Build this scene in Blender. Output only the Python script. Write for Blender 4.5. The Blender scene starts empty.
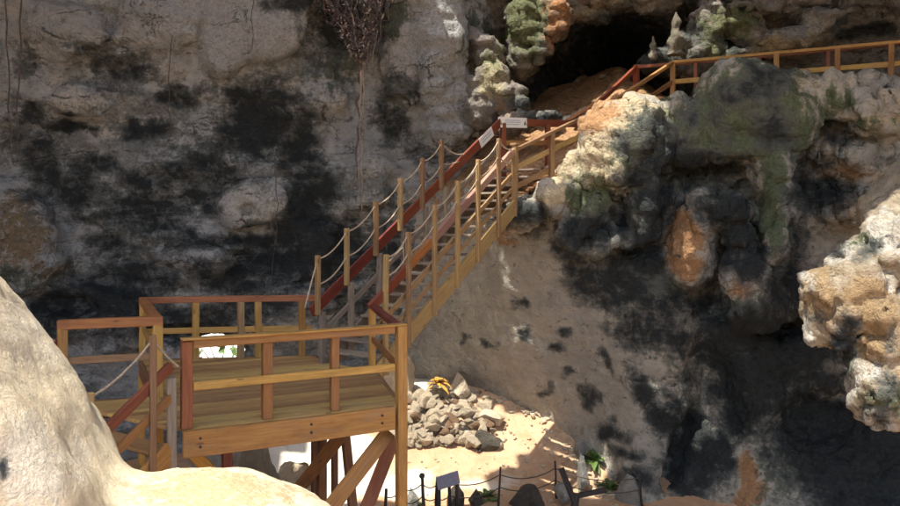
import bpy, bmesh, math, random
import numpy as np
from mathutils import Vector, Matrix

random.seed(7)
S = bpy.context.scene
COL = S.collection
F = 779.0                      # focal length in photograph pixels (900 wide)
HOR = 222.0                    # row of the horizon

# ------------------------------------------------------------------ camera, sky, sun, exposure
cam_d = bpy.data.cameras.new('camera')
cam = bpy.data.objects.new('camera', cam_d)
COL.objects.link(cam)
cam.rotation_euler = (math.pi / 2, 0, 0)
cam_d.sensor_width = 36.0
cam_d.lens = F / 900.0 * 36.0
cam_d.shift_y = -31.0 / 900.0
cam_d.clip_end = 500.0
S.camera = cam

TRAVEL = Vector((0.29, 0.27, -0.915)).normalized()      # the way sunlight travels
W = bpy.data.worlds.new('World')
S.world = W
W.use_nodes = True
wn = W.node_tree.nodes
sky = wn.new('ShaderNodeTexSky')
sky.sky_type = 'NISHITA'
sky.sun_disc = False
sky.sun_elevation = math.asin(-TRAVEL.z)
sky.sun_rotation = math.atan2(-TRAVEL.x, -TRAVEL.y)
sky.air_density = 1.0
sky.dust_density = 3.0
W.node_tree.links.new(sky.outputs[0], wn['Background'].inputs[0])
wn['Background'].inputs[1].default_value = 0.15
sun_d = bpy.data.lights.new('sun', 'SUN')
sun_d.energy = 3.0
sun_d.angle = math.radians(0.5)
sun_d.color = (1.0, 0.93, 0.80)
sun = bpy.data.objects.new('sun', sun_d)
COL.objects.link(sun)
sun.rotation_euler = TRAVEL.to_track_quat('-Z', 'Y').to_euler()
vs = S.view_settings
vs.view_transform = 'Standard'
vs.look = 'None'
vs.gamma = 1.0
vs.exposure = 1.5
vs.use_white_balance = True
vs.white_balance_temperature = 6200
S.cycles.max_bounces = 6
S.cycles.diffuse_bounces = 5
S.cycles.use_adaptive_sampling = True
S.cycles.adaptive_threshold = 0.05
S.cycles.use_denoising = True

FLOOR_Z = -6.0
def floor_z(x, y):
    """sandy floor that climbs towards the back, except far left"""
    x = np.asarray(x, float); y = np.asarray(y, float)
    t = np.clip((y - 16.5) / 5.0, 0, 1); u = np.clip((x + 6.5) / 2.5, 0, 1)
    return FLOOR_Z + (1.6 * t * t * (3 - 2 * t) + 0.05 * np.clip(y - 21.5, 0, 8)) * u * u * (3 - 2 * u)

# ------------------------------------------------------------------ small maths
def U(px, py, d):
    return Vector(((px - 450.0) / F * d, d, (HOR - py) / F * d))

rng = np.random.default_rng(11)
PERM = np.concatenate([rng.permutation(256)] * 3).astype(np.int32)
GR = rng.normal(size=(256, 3)).astype(np.float32)
GR /= np.linalg.norm(GR, axis=1)[:, None]

def pnoise(x, y, z):
    """gradient noise, about -1..1"""
    xi = np.floor(x); yi = np.floor(y); zi = np.floor(z)
    fx = (x - xi).astype(np.float32); fy = (y - yi).astype(np.float32); fz = (z - zi).astype(np.float32)
    X = xi.astype(np.int32) & 255; Y = yi.astype(np.int32) & 255; Z = zi.astype(np.int32) & 255
    u = fx * fx * fx * (fx * (fx * 6 - 15) + 10)
    v = fy * fy * fy * (fy * (fy * 6 - 15) + 10)
    w = fz * fz * fz * (fz * (fz * 6 - 15) + 10)
    def g(dx, dy, dz):
        h = PERM[PERM[PERM[X + dx] + Y + dy] + Z + dz]
        q = GR[h]
        return q[..., 0] * (fx - dx) + q[..., 1] * (fy - dy) + q[..., 2] * (fz - dz)
    x00 = g(0, 0, 0); x00 += u * (g(1, 0, 0) - x00)
    x10 = g(0, 1, 0); x10 += u * (g(1, 1, 0) - x10)
    x01 = g(0, 0, 1); x01 += u * (g(1, 0, 1) - x01)
    x11 = g(0, 1, 1); x11 += u * (g(1, 1, 1) - x11)
    y0 = x00 + v * (x10 - x00)
    y1 = x01 + v * (x11 - x01)
    return (y0 + w * (y1 - y0)) * 1.5

def fbm(P, f, octaves=3, seed=0.0, gain=0.5, aniso=(1, 1, 1), ridged=False):
    out = np.zeros(len(P), np.float32)
    a, tot = 1.0, 0.0
    x, y, z = P[:, 0] * aniso[0], P[:, 1] * aniso[1], P[:, 2] * aniso[2]
    for o in range(octaves):
        n = pnoise(x * f + seed, y * f + seed * 1.7 + 5.2, z * f - seed * 2.3 + 1.3)
        if ridged:
            n = 1.0 - 2.0 * np.abs(n)
        out += a * n
        tot += a
        a *= gain
        f *= 2.03
    return out / tot

def worley(P, f, seed=0):
    """F2 - F1 of a jittered cell pattern: zero along the joints between blocks"""
    Q = P * f
    C = np.floor(Q).astype(np.int32)
    f1 = np.full(len(P), 9.0, np.float32); f2 = f1.copy()
    for dx in (-1, 0, 1):
        for dy in (-1, 0, 1):
            for dz in (-1, 0, 1):
                c = C + np.array((dx, dy, dz), np.int32)
                h = PERM[PERM[PERM[(c[:, 0] + seed) & 255] + (c[:, 1] & 255)] + (c[:, 2] & 255)]
                p = c + 0.5 + 0.55 * GR[h]
                d = np.sqrt(((Q - p) ** 2).sum(1)).astype(np.float32)
                f2 = np.minimum(f2, np.maximum(f1, d)); f1 = np.minimum(f1, d)
    return f2 - f1

def blocks(P, f, seed=0, aniso=(1, 1, 1)):
    W_ = P + 0.35 / f * np.stack([fbm(P, f * .9, 2, seed + k * 17.0) for k in range(3)], 1)
    return np.clip(worley(W_ * np.array(aniso), f, seed), 0, .35) - .2

def surface_nets(v, org, h):
    """v < 0 is inside; returns vertices and quads"""
    s = v < 0
    nx, ny, nz = v.shape
    cnt = np.zeros((nx - 1, ny - 1, nz - 1), np.uint8)
    for i in (0, 1):
        for j in (0, 1):
            for k in (0, 1):
                cnt += s[i:nx - 1 + i, j:ny - 1 + j, k:nz - 1 + k]
    act = (cnt > 0) & (cnt < 8)
    ci, cj, ck = np.nonzero(act)
    idx = np.full(act.shape, -1, np.int32)
    idx[ci, cj, ck] = np.arange(len(ci))
    acc = np.zeros((len(ci), 3), np.float32); num = np.zeros(len(ci), np.float32)
    for ax in range(3):
        o1, o2 = [a for a in range(3) if a != ax]
        for a in (0, 1):
            for b in (0, 1):
                d0 = [0, 0, 0]; d0[o1] = a; d0[o2] = b
                d1 = list(d0); d1[ax] = 1
                v0 = v[ci + d0[0], cj + d0[1], ck + d0[2]]
                v1 = v[ci + d1[0], cj + d1[1], ck + d1[2]]
                m = (v0 < 0) != (v1 < 0)
                t = np.where(m, v0 / np.where(m, v0 - v1, 1), 0)
                p = np.zeros((len(ci), 3), np.float32)
                p[:, o1] = a; p[:, o2] = b; p[:, ax] = t
                acc += p * m[:, None]; num += m
    P = (acc / num[:, None] + np.stack([ci, cj, ck], 1)) * h + np.array(org, np.float32)
    quads = []
    for ax in range(3):
        o1, o2 = [(1, 2), (2, 0), (0, 1)][ax]
        sl0 = [slice(None)] * 3; sl1 = [slice(None)] * 3
        sl0[ax] = slice(0, -1); sl1[ax] = slice(1, None)
        e = s[tuple(sl0)] != s[tuple(sl1)]
        I = np.stack(np.nonzero(e), 1)
        ok = (I[:, o1] > 0) & (I[:, o2] > 0) & (I[:, o1] < v.shape[o1] - 1) & (I[:, o2] < v.shape[o2] - 1)
        I = I[ok]
        flip = s[I[:, 0], I[:, 1], I[:, 2]]
        def at(a, b):
            J = I.copy(); J[:, o1] += a; J[:, o2] += b
            return idx[J[:, 0], J[:, 1], J[:, 2]]
        q = np.stack([at(-1, -1), at(0, -1), at(0, 0), at(-1, 0)], 1)
        q[~flip] = q[~flip][:, ::-1]
        quads.append(q)
    return P, np.concatenate(quads)

def normals(P, Q):
    n = np.cross(P[Q[:, 2]] - P[Q[:, 0]], P[Q[:, 3]] - P[Q[:, 1]])
    N = np.zeros_like(P)
    for k in range(4):
        for c in range(3):
            N[:, c] += np.bincount(Q[:, k], n[:, c], len(P)).astype(P.dtype)
    return N / (np.linalg.norm(N, axis=1)[:, None] + 1e-9)

class Body:
    """a rock body on a grid: f < 0 inside"""
    def __init__(self, lo, hi, h):
        self.lo, self.h = np.array(lo, float), h
        n = [int((b - a) / h) + 1 for a, b in zip(lo, hi)]
        self.x = (lo[0] + h * np.arange(n[0], dtype=np.float32))[:, None, None]
        self.y = (lo[1] + h * np.arange(n[1], dtype=np.float32))[None, :, None]
        self.z = (lo[2] + h * np.arange(n[2], dtype=np.float32))[None, None, :]
        self.n = n
        self.f = np.full(n, 9.0, np.float32)
    def px(self): return 450 + F * self.x / self.y
    def py(self): return HOR - F * self.z / self.y
    def ell(self, c, r, k=0.25, sub=False, rot=0.0):
        """blend an ellipsoid in (or carve it out); only the neighbourhood is touched"""
        R = max(r) + 1.2 + k
        sl = []
        for a, lo, n in zip(c, self.lo, self.n):
            i0 = max(0, int((a - R - lo) / self.h)); i1 = min(n, int((a + R - lo) / self.h) + 2)
            if i1 <= i0: return
            sl.append(slice(i0, i1))
        x = self.x[sl[0]] - c[0]; y = self.y[:, sl[1]] - c[1]; z = self.z[:, :, sl[2]] - c[2]
        if rot:
            x, z = x * math.cos(rot) + z * math.sin(rot), z * math.cos(rot) - x * math.sin(rot)
        q = np.sqrt((x / r[0]) ** 2 + (y / r[1]) ** 2 + (z / r[2]) ** 2)
        g = (q - 1) * min(r)
        g = np.where(q < 1, g, (q - 1) * (min(r) * 0.5 + 0.5 * sorted(r)[1]))
        v = self.f[sl[0], sl[1], sl[2]]
        if sub:
            a, b = -v, g
            hh = np.clip(0.5 + 0.5 * (b - a) / k, 0, 1)
            out = -(b * (1 - hh) + a * hh - k * hh * (1 - hh))
        else:
            hh = np.clip(0.5 + 0.5 * (g - v) / k, 0, 1)
            out = g * (1 - hh) + v * hh - k * hh * (1 - hh)
        self.f[sl[0], sl[1], sl[2]] = out
    def E(self, px, py, d, rx, ry, rd, k=0.25, sub=False, rot=0.0):
        self.ell(U(px, py, d), (rx * d / F, rd, ry * d / F), k, sub, math.radians(rot))
    def band(self, fn, w=0.9):
        m = np.abs(self.f) < w
        I = np.nonzero(m)
        P = np.stack([self.x[I[0], 0, 0], self.y[0, I[1], 0], self.z[0, 0, I[2]]], 1)
        self.f[m] += fn(P)
    def mesh(self):
        return surface_nets(self.f, self.lo, self.h)

def table(pxs, pys, rows, blur=6):
    """smooth lookup d(px, py) from a coarse table"""
    pxs, pys = np.array(pxs, float), np.array(pys, float)
    T = np.array(rows, float)
    gx = np.linspace(pxs[0], pxs[-1], 220); gy = np.linspace(pys[0], pys[-1], 160)
    A = np.stack([np.interp(gy, pys, r) for r in T])
    B = np.stack([np.interp(gx, pxs, A[:, j]) for j in range(A.shape[1])], 1)
    for _ in range(blur):
        Pd = np.pad(B, 2, mode='edge')
        B = sum(Pd[i:i + B.shape[0], 2:-2] for i in range(5)) / 5
        Pd = np.pad(B, 2, mode='edge')
        B = sum(Pd[2:-2, i:i + B.shape[1]] for i in range(5)) / 5
    B = B.astype(np.float32)
    def look(px, py):
        i = np.clip((px - gx[0]) / (gx[1] - gx[0]), 0, 218.99); j = np.clip((py - gy[0]) / (gy[1] - gy[0]), 0, 158.99)
        i0 = i.astype(np.int32); j0 = j.astype(np.int32)
        a = (i - i0).astype(np.float32); b = (j - j0).astype(np.float32)
        return (B[i0, j0] * (1 - a) + B[i0 + 1, j0] * a) * (1 - b) + (B[i0, j0 + 1] * (1 - a) + B[i0 + 1, j0 + 1] * a) * b
    return look

def spots(P, lst, warp=14.0, seed=3.0):
    """how strongly a mineral, growth, painted light or shade covers each vertex: patches given by photo position"""
    n1 = fbm(P, 0.9, 3, seed); n2 = fbm(P, 0.9, 3, seed + 31)
    px = 450 + F * P[:, 0] / P[:, 1] + warp * n1 * 1.6
    py = HOR - F * P[:, 2] / P[:, 1] + warp * n2 * 1.6
    out = np.zeros(len(P), np.float32)
    for s in lst:
        cx, cy, rx, ry = s[:4]
        st = s[4] if len(s) > 4 else 1.0
        rot = math.radians(s[5]) if len(s) > 5 else 0.0
        dx, dy = px - cx, py - cy
        if rot:
            dx, dy = dx * math.cos(rot) + dy * math.sin(rot), dy * math.cos(rot) - dx * math.sin(rot)
        r = np.sqrt((dx / rx) ** 2 + (dy / ry) ** 2)
        out = np.maximum(out, st * np.clip(1.8 - r, 0, 1.1) * (0.55 + 0.45 * np.clip(1.35 - r, 0, 1)))
    if warp > 8:
        out = np.clip(out + (out > 0) * (0.30 * fbm(P, 2.6, 3, seed + 60, aniso=(.8, .8, 1.5)) + 0.18 * n2) * np.clip(out * 3, 0, 1), 0, 1.3)
    return out

def rock_object(name, P, Q, m1, m2, mat, **props):
    me = bpy.data.meshes.new(name)
    me.vertices.add(len(P)); me.vertices.foreach_set('co', P.astype(np.float32).ravel())
    me.loops.add(Q.size); me.loops.foreach_set('vertex_index', Q.astype(np.int32).ravel())
    me.polygons.add(len(Q)); me.polygons.foreach_set('loop_start', np.arange(0, Q.size, 4, dtype=np.int32))
    me.polygons.foreach_set('use_smooth', np.ones(len(Q), bool))
    me.update(calc_edges=True)
    for nm, cols in (('m1', m1), ('m2', m2)):
        a = me.attributes.new(nm, 'FLOAT_COLOR', 'POINT')
        c = np.ones((len(P), 4), np.float32)
        for i, v in enumerate(cols): c[:, i] = v
        a.data.foreach_set('color', c.ravel())
    me.materials.append(mat)
    o = bpy.data.objects.new(name, me)
    COL.objects.link(o)
    for k, v in props.items(): o[k] = v
    return o

# ------------------------------------------------------------------ materials
def nodes_of(name):
    m = bpy.data.materials.new(name); m.use_nodes = True
    nt = m.node_tree
    return m, nt, nt.nodes, nt.links, nt.nodes['Principled BSDF']

class NB:
    def __init__(self, nt): self.nt = nt
    def _in(self, n, i, v):
        if v is None: return
        if hasattr(v, 'links'): self.nt.links.new(v, n.inputs[i])
        else: n.inputs[i].default_value = v
    def noise(self, vec, scale, detail=5, rough=0.6, dist=0.0):
        n = self.nt.nodes.new('ShaderNodeTexNoise')
        self._in(n, 'Vector', vec)
        n.inputs['Scale'].default_value = scale; n.inputs['Detail'].default_value = detail
        n.inputs['Roughness'].default_value = rough; n.inputs['Distortion'].default_value = dist
        return n.outputs['Fac']
    def voro(self, vec, scale, feature='F1'):
        n = self.nt.nodes.new('ShaderNodeTexVoronoi'); n.feature = feature
        self._in(n, 'Vector', vec); n.inputs['Scale'].default_value = scale
        return n.outputs['Distance']
    def math(self, op, a, b=None, c=None):
        n = self.nt.nodes.new('ShaderNodeMath'); n.operation = op
        self._in(n, 0, a); self._in(n, 1, b)
        if c is not None: self._in(n, 2, c)
        return n.outputs[0]
    def mapv(self, vec, scale=(1, 1, 1), loc=(0, 0, 0), rot=(0, 0, 0)):
        n = self.nt.nodes.new('ShaderNodeMapping')
        self._in(n, 'Vector', vec)
        n.inputs['Scale'].default_value = scale; n.inputs['Location'].default_value = loc; n.inputs['Rotation'].default_value = rot
        return n.outputs[0]
    def step(self, v, a, b):
        n = self.nt.nodes.new('ShaderNodeMapRange'); n.interpolation_type = 'SMOOTHSTEP'
        self._in(n, 'Value', v); n.inputs['From Min'].default_value = a; n.inputs['From Max'].default_value = b
        return n.outputs[0]
    def mix(self, fac, a, b):
        n = self.nt.nodes.new('ShaderNodeMix'); n.data_type = 'RGBA'
        self._in(n, 0, fac)
        for i, v in ((6, a), (7, b)):
            if hasattr(v, 'links'): self.nt.links.new(v, n.inputs[i])
            else: n.inputs[i].default_value = (*v, 1)
        return n.outputs[2]
    def sep(self, c):
        n = self.nt.nodes.new('ShaderNodeSeparateColor'); self._in(n, 0, c)
        return n.outputs
    def bump(self, h, strength, dist, nrm=None):
        n = self.nt.nodes.new('ShaderNodeBump')
        self._in(n, 'Height', h); n.inputs['Strength'].default_value = strength; n.inputs['Distance'].default_value = dist
        if nrm is not None: self._in(n, 'Normal', nrm)
        return n.outputs[0]

def rock_material(name, base1, base2, grime_shade=(0.085, 0.088, 0.078), tone=(0.225, 0.238, 0.222), pale=(0.62, 0.55, 0.44), dark=(0.016, 0.019, 0.019), moss=(0.055, 0.07, 0.03),
                  orange=(0.42, 0.20, 0.08), grey=(0.30, 0.30, 0.29), fine=1.0, bump=1.0, speck=0.5, strata=0.5, crack=0.0):
    m, nt, N, L, bs = nodes_of(name)
    b = NB(nt)
    tc = N.new('ShaderNodeTexCoord').outputs['Object']
    a1 = N.new('ShaderNodeAttribute'); a1.attribute_name = 'm1'
    a2 = N.new('ShaderNodeAttribute'); a2.attribute_name = 'm2'
    s1, s2 = b.sep(a1.outputs['Color']), b.sep(a2.outputs['Color'])
    big = b.noise(tc, 0.9 * fine, 3, 0.6)
    mid = b.noise(tc, 3.1 * fine, 5, 0.68, 0.5)
    fin = b.noise(tc, 13.0 * fine, 4, 0.7)
    st = b.noise(b.mapv(tc, (0.7, 0.7, 4.5)), 1.3 * fine, 5, 0.68, 0.4)
    drip = b.noise(b.mapv(tc, (5, 5, 0.7)), 1.2 * fine, 4, 0.6, 0.2)
    v = b.math('MULTIPLY_ADD', st, strata, b.math('MULTIPLY', mid, 1 - strata))
    col = b.mix(b.step(v, 0.36, 0.64), base1, base2)
    col = b.mix(b.math('MULTIPLY', b.step(big, 0.42, 0.7), 0.45), col, (base1[0] * 0.60, base1[1] * 0.61, base1[2] * 0.63))
    c_mid, c_fin, c_st = b.math('SUBTRACT', mid, 0.5), b.math('SUBTRACT', fin, 0.5), b.math('SUBTRACT', st, 0.5)
    jit = b.math('ADD', b.math('ADD', b.math('MULTIPLY', c_mid, 2.0), b.math('MULTIPLY', c_fin, 1.4)), b.math('MULTIPLY', c_st, 0.9))
    jit2 = b.math('ADD', b.math('MULTIPLY', b.math('SUBTRACT', drip, 0.5), 1.8), b.math('MULTIPLY', jit, 0.6))
    def cover(mask, colour, colour2, lo=0.30, hi=0.80, j=jit, top=0.95):
        nonlocal col
        k = b.math('MULTIPLY', b.step(b.math('ADD', mask, b.math('MULTIPLY', j, b.math('MULTIPLY', b.step(mask, 0.0, 0.3), 0.75))), lo, hi), top)
        col = b.mix(k, col, b.mix(b.step(fin, 0.36, 0.64), colour, colour2))
        return k
    cover(s1[2], pale, tuple(c * 0.72 for c in pale), j=jit2)
    cover(s2[1], grey, tuple(c * 0.75 for c in grey), j=jit2)
    cover(s2[2], tone, tuple(c * 0.7 for c in tone), 0.25, 0.95, top=0.8)
    cover(s2[0], orange, tuple(c * 0.7 for c in orange))
    cover(s1[1], moss, tuple(c * 1.7 for c in moss), 0.2, 0.65, j=jit2)
    cover(s1[0], grime_shade, tuple(c * 1.5 for c in grime_shade), 0.05, 0.60, j=jit, top=0.85)  # also colours the shade painted on the slab
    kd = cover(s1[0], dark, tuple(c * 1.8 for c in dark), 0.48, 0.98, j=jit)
    # loose black lichen specks over everything
    sp = b.step(b.noise(b.mapv(tc, (1, 1, 1.5), (7, 3, 1)), 4.2 * fine, 4, 0.65, 0.3), 0.58, 0.74)
    col = b.mix(b.math('MULTIPLY', sp, speck), col, (dark[0] * 1.6, dark[1] * 1.6, dark[2] * 1.5))
    if crack:
        nv = N.new('ShaderNodeVectorMath'); nv.operation = 'MULTIPLY_ADD'
        L.new(mid, nv.inputs[0]); nv.inputs[1].default_value = (0.9, 0.9, 0.9); L.new(b.mapv(tc, (0.5, 0.5, 1.5)), nv.inputs[2])
        cr = b.voro(nv.outputs[0], 0.9 * fine, 'DISTANCE_TO_EDGE')
        crk = b.math('MULTIPLY', b.math('SUBTRACT', 1.0, b.step(cr, 0.0, 0.028)), b.step(big, 0.47, 0.6))
        col = b.mix(b.math('MULTIPLY', crk, crack), col, (0.03, 0.027, 0.024))
    L.new(col, bs.inputs['Base Color'])
    L.new(b.math('MULTIPLY_ADD', kd, -0.22, 0.9), bs.inputs['Roughness'])
    bs.inputs['Specular IOR Level'].default_value = 0.3
    hgt = b.math('ADD', b.math('ADD', b.math('MULTIPLY', mid, 1.2), b.math('MULTIPLY', fin, 0.6)), b.math('MULTIPLY', st, 0.7 * strata))
    nr = b.bump(hgt, 0.95 * bump, 0.17 / fine)
    L.new(nr, bs.inputs['Normal'])
    return m

ROCK_WALL = rock_material('wall_rock', (0.49, 0.48, 0.445), (0.33, 0.335, 0.32), pale=(0.58, 0.54, 0.46), speck=0.7, strata=0.45, crack=0.9, bump=1.1,
                          orange=(0.28, 0.20, 0.11), grey=(0.42, 0.42, 0.395), moss=(0.07, 0.085, 0.06))
ROCK_SLAB = rock_material('slab_rock', (0.49, 0.44, 0.35), (0.36, 0.33, 0.265), pale=(0.60, 0.49, 0.31), speck=0.75, strata=0.35,
                          orange=(0.47, 0.26, 0.12), moss=(0.078, 0.096, 0.048), bump=0.9)
ROCK_BACK = rock_material('back_rock', (0.30, 0.26, 0.21), (0.17, 0.16, 0.14), pale=(0.46, 0.40, 0.24), speck=0.6,
                          orange=(0.48, 0.24, 0.10), moss=(0.09, 0.10, 0.045))
ROCK_CREAM = rock_material('cream_rock', (0.66, 0.56, 0.38), (0.58, 0.47, 0.30), pale=(0.70, 0.62, 0.47), speck=0.12, crack=0.25, strata=0.2,
                           orange=(0.50, 0.37, 0.20), fine=3.0, bump=0.4, grey=(0.50, 0.48, 0.42))
ROCK_LOBE = rock_material('lobe_rock', (0.47, 0.39, 0.27), (0.37, 0.29, 0.19), pale=(0.68, 0.63, 0.53), speck=0.45, strata=0.2,
                          orange=(0.41, 0.28, 0.14), fine=1.8, bump=1.2)

def wood_material(name, c1, c2, rough=0.65, streak=1.0, worn=0.25, red=None):
    m, nt, N, L, bs = nodes_of(name)
    b = NB(nt)
    tc = N.new('ShaderNodeTexCoord').outputs['Object']
    oi = N.new('ShaderNodeObjectInfo')
    off = N.new('ShaderNodeVectorMath'); off.operation = 'MULTIPLY_ADD'
    L.new(oi.outputs['Random'], off.inputs[0]); off.inputs[1].default_value = (37, 19, 53); L.new(tc, off.inputs[2])
    v = off.outputs[0]
    grain = b.noise(b.mapv(v, (0.9, 16, 16)), 2.2, 6, 0.65, 0.8)
    fibre = b.noise(b.mapv(v, (2.0, 70, 70)), 1.6, 4, 0.7)
    blot = b.noise(b.mapv(v, (1.2, 3, 3)), 1.5, 4, 0.6)
    col = b.mix(b.step(grain, 0.32, 0.68), c1, c2)
    col = b.mix(b.math('MULTIPLY', b.step(blot, 0.48, 0.72), 0.5), col, (c1[0] * 0.6, c1[1] * 0.58, c1[2] * 0.55))
    col = b.mix(b.math('MULTIPLY', b.step(fibre, 0.52, 0.75), worn), col, (c2[0] * 1.3, c2[1] * 1.35, c2[2] * 1.5))
    kn = b.voro(b.mapv(v, (1.4, 5, 5)), 1.3)
    col = b.mix(b.math('MULTIPLY', b.math('SUBTRACT', 1.0, b.step(kn, 0.05, 0.13)), 0.75), col, (c1[0] * 0.3, c1[1] * 0.25, c1[2] * 0.2))
    wx = b.noise(b.mapv(v, (0.8, 4, 4)), 2.0, 5, 0.7)
    col = b.mix(b.math('MULTIPLY', b.step(wx, 0.50, 0.68), 0.25), col, (0.22, 0.185, 0.145) if c1[1] > 0.07 else c1)
    hv = N.new('ShaderNodeHueSaturation')
    L.new(b.math('MULTIPLY_ADD', oi.outputs['Random'], 0.03, 0.485), hv.inputs['Hue'])
    L.new(b.math('MULTIPLY_ADD', oi.outputs['Random'], 0.6, 0.68), hv.inputs['Value'])
    L.new(col, hv.inputs['Color'])
    L.new(hv.outputs[0], bs.inputs['Base Color'])
    L.new(b.math('MULTIPLY_ADD', blot, 0.3, rough - 0.15), bs.inputs['Roughness'])
    L.new(b.bump(b.math('ADD', grain, b.math('MULTIPLY', fibre, 0.5)), 0.35 * streak, 0.012), bs.inputs['Normal'])
    return m

WOOD = wood_material('platform_timber', (0.31, 0.145, 0.030), (0.43, 0.230, 0.058))
WOOD_DECK = wood_material('deck_timber', (0.37, 0.215, 0.065), (0.48, 0.300, 0.105), worn=0.3)
WOOD_PALE = wood_material('stair_timber', (0.26, 0.15, 0.060), (0.36, 0.22, 0.092), worn=0.3)
WOOD_DARK = wood_material('brace_timber', (0.17, 0.075, 0.030), (0.27, 0.135, 0.055))
WOOD_RED = wood_material('red_timber', (0.15, 0.032, 0.014), (0.23, 0.055, 0.022), rough=0.5, worn=0.12)
WOOD_REDBROWN = wood_material('red_brown_timber', (0.22, 0.062, 0.020), (0.31, 0.105, 0.034), rough=0.55, worn=0.2)
WOOD_SUNLIT = wood_material('sunlit_red_timber', (0.36, 0.20, 0.13), (0.46, 0.29, 0.19), worn=0.3)  # sunlight on the upper handrail boards, put into the wood colour
WOOD_GREY = wood_material('weathered_timber', (0.20, 0.155, 0.11), (0.30, 0.235, 0.17), worn=0.4)
WOOD_BLACK = wood_material('black_timber', (0.028, 0.022, 0.018), (0.05, 0.04, 0.032))

def plain_material(name, col, rough=0.8, var=0.3, scale=20):
    m, nt, N, L, bs = nodes_of(name)
    b = NB(nt)
    tc = N.new('ShaderNodeTexCoord').outputs['Object']
    n = b.noise(tc, scale, 5)
    L.new(b.mix(b.step(n, 0.3, 0.7), tuple(c * (1 - var) for c in col), tuple(min(1, c * (1 + var)) for c in col)), bs.inputs['Base Color'])
    bs.inputs['Roughness'].default_value = rough
    L.new(b.bump(n, 0.3, 0.01), bs.inputs['Normal'])
    return m
ROPE = plain_material('manila_rope', (0.42, 0.33, 0.22), 0.9, 0.3, 60)
DARK_ROPE = plain_material('old_rope', (0.10, 0.075, 0.05), 0.9, 0.3, 60)
SIGN_WHITE = plain_material('sign_white', (0.78, 0.76, 0.72), 0.5, 0.05)
SIGN_DARK = plain_material('sign_print', (0.16, 0.20, 0.10), 0.6, 0.1)
SIGN_TEXT = plain_material('sign_text', (0.34, 0.36, 0.40), 0.6, 0.1)
PANEL_GREY = plain_material('grey_panel', (0.30, 0.30, 0.35), 0.5, 0.1)
ROOT = plain_material('root_bark', (0.10, 0.075, 0.065), 0.9, 0.4, 9)
ROOT_PALE = plain_material('pale_root', (0.30, 0.25, 0.20), 0.9, 0.3, 9)
DEADLEAF = plain_material('dead_leaf', (0.33, 0.28, 0.24), 0.8, 0.4, 5)
LEAF = plain_material('green_leaf', (0.09, 0.15, 0.03), 0.6, 0.4, 8)
LEAF_GOLD = plain_material('yellow_leaf', (0.50, 0.27, 0.04), 0.85, 0.3, 8)
STONE = rock_material('rubble_stone', (0.70, 0.60, 0.44), (0.60, 0.46, 0.30), speck=0.25, fine=2.0, strata=0.2)
STONE_BROWN = rock_material('brown_stone', (0.34, 0.21, 0.12), (0.24, 0.15, 0.09), speck=0.4, fine=2.0, strata=0.2)
STALAG = rock_material('stalagmite_stone', (0.24, 0.21, 0.15), (0.17, 0.155, 0.11), speck=0.4, fine=2.0, strata=0.2)
STONE_DARK = rock_material('dark_stone', (0.07, 0.062, 0.05), (0.13, 0.11, 0.08), speck=0.5, fine=2.0, strata=0.2)
STONE_PALE = rock_material('pale_stone', (0.36, 0.34, 0.29), (0.27, 0.26, 0.22), speck=0.4, fine=2.0, strata=0.2, moss=(0.08, 0.11, 0.04))

def soil_material():
    m, nt, N, L, bs = nodes_of('cave_soil')
    b = NB(nt)
    tc = N.new('ShaderNodeTexCoord').outputs['Object']
    a1 = N.new('ShaderNodeAttribute'); a1.attribute_name = 'm1'
    s1 = b.sep(a1.outputs['Color'])
    big = b.noise(tc, 0.35, 5); mid = b.noise(tc, 1.6, 8, 0.65, 0.5); fin = b.noise(tc, 9, 8, 0.7)
    col = b.mix(b.step(mid, 0.35, 0.65), (0.50, 0.30, 0.165), (0.58, 0.39, 0.24))
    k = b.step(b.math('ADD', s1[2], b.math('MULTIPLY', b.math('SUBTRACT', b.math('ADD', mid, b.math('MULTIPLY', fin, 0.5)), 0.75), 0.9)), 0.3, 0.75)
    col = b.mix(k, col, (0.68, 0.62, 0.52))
    col = b.mix(b.math('MULTIPLY', b.step(fin, 0.58, 0.72), 0.35), col, (0.33, 0.19, 0.10))
    peb = b.voro(tc, 5.0)
    pk = b.math('MULTIPLY', b.math('SUBTRACT', 1.0, b.step(peb, 0.07, 0.13)), b.step(mid, 0.5, 0.6))
    col = b.mix(b.math('MULTIPLY', pk, 0.7), col, (0.30, 0.22, 0.15))
    L.new(col, bs.inputs['Base Color']); bs.inputs['Roughness'].default_value = 0.95
    h = b.math('ADD', b.math('MULTIPLY', mid, 1.0), b.math('ADD', b.math('MULTIPLY', fin, 0.4), b.math('MULTIPLY', pk, 0.3)))
    L.new(b.bump(h, 0.7, 0.10), bs.inputs['Normal'])
    return m
SOIL = soil_material()

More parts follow.
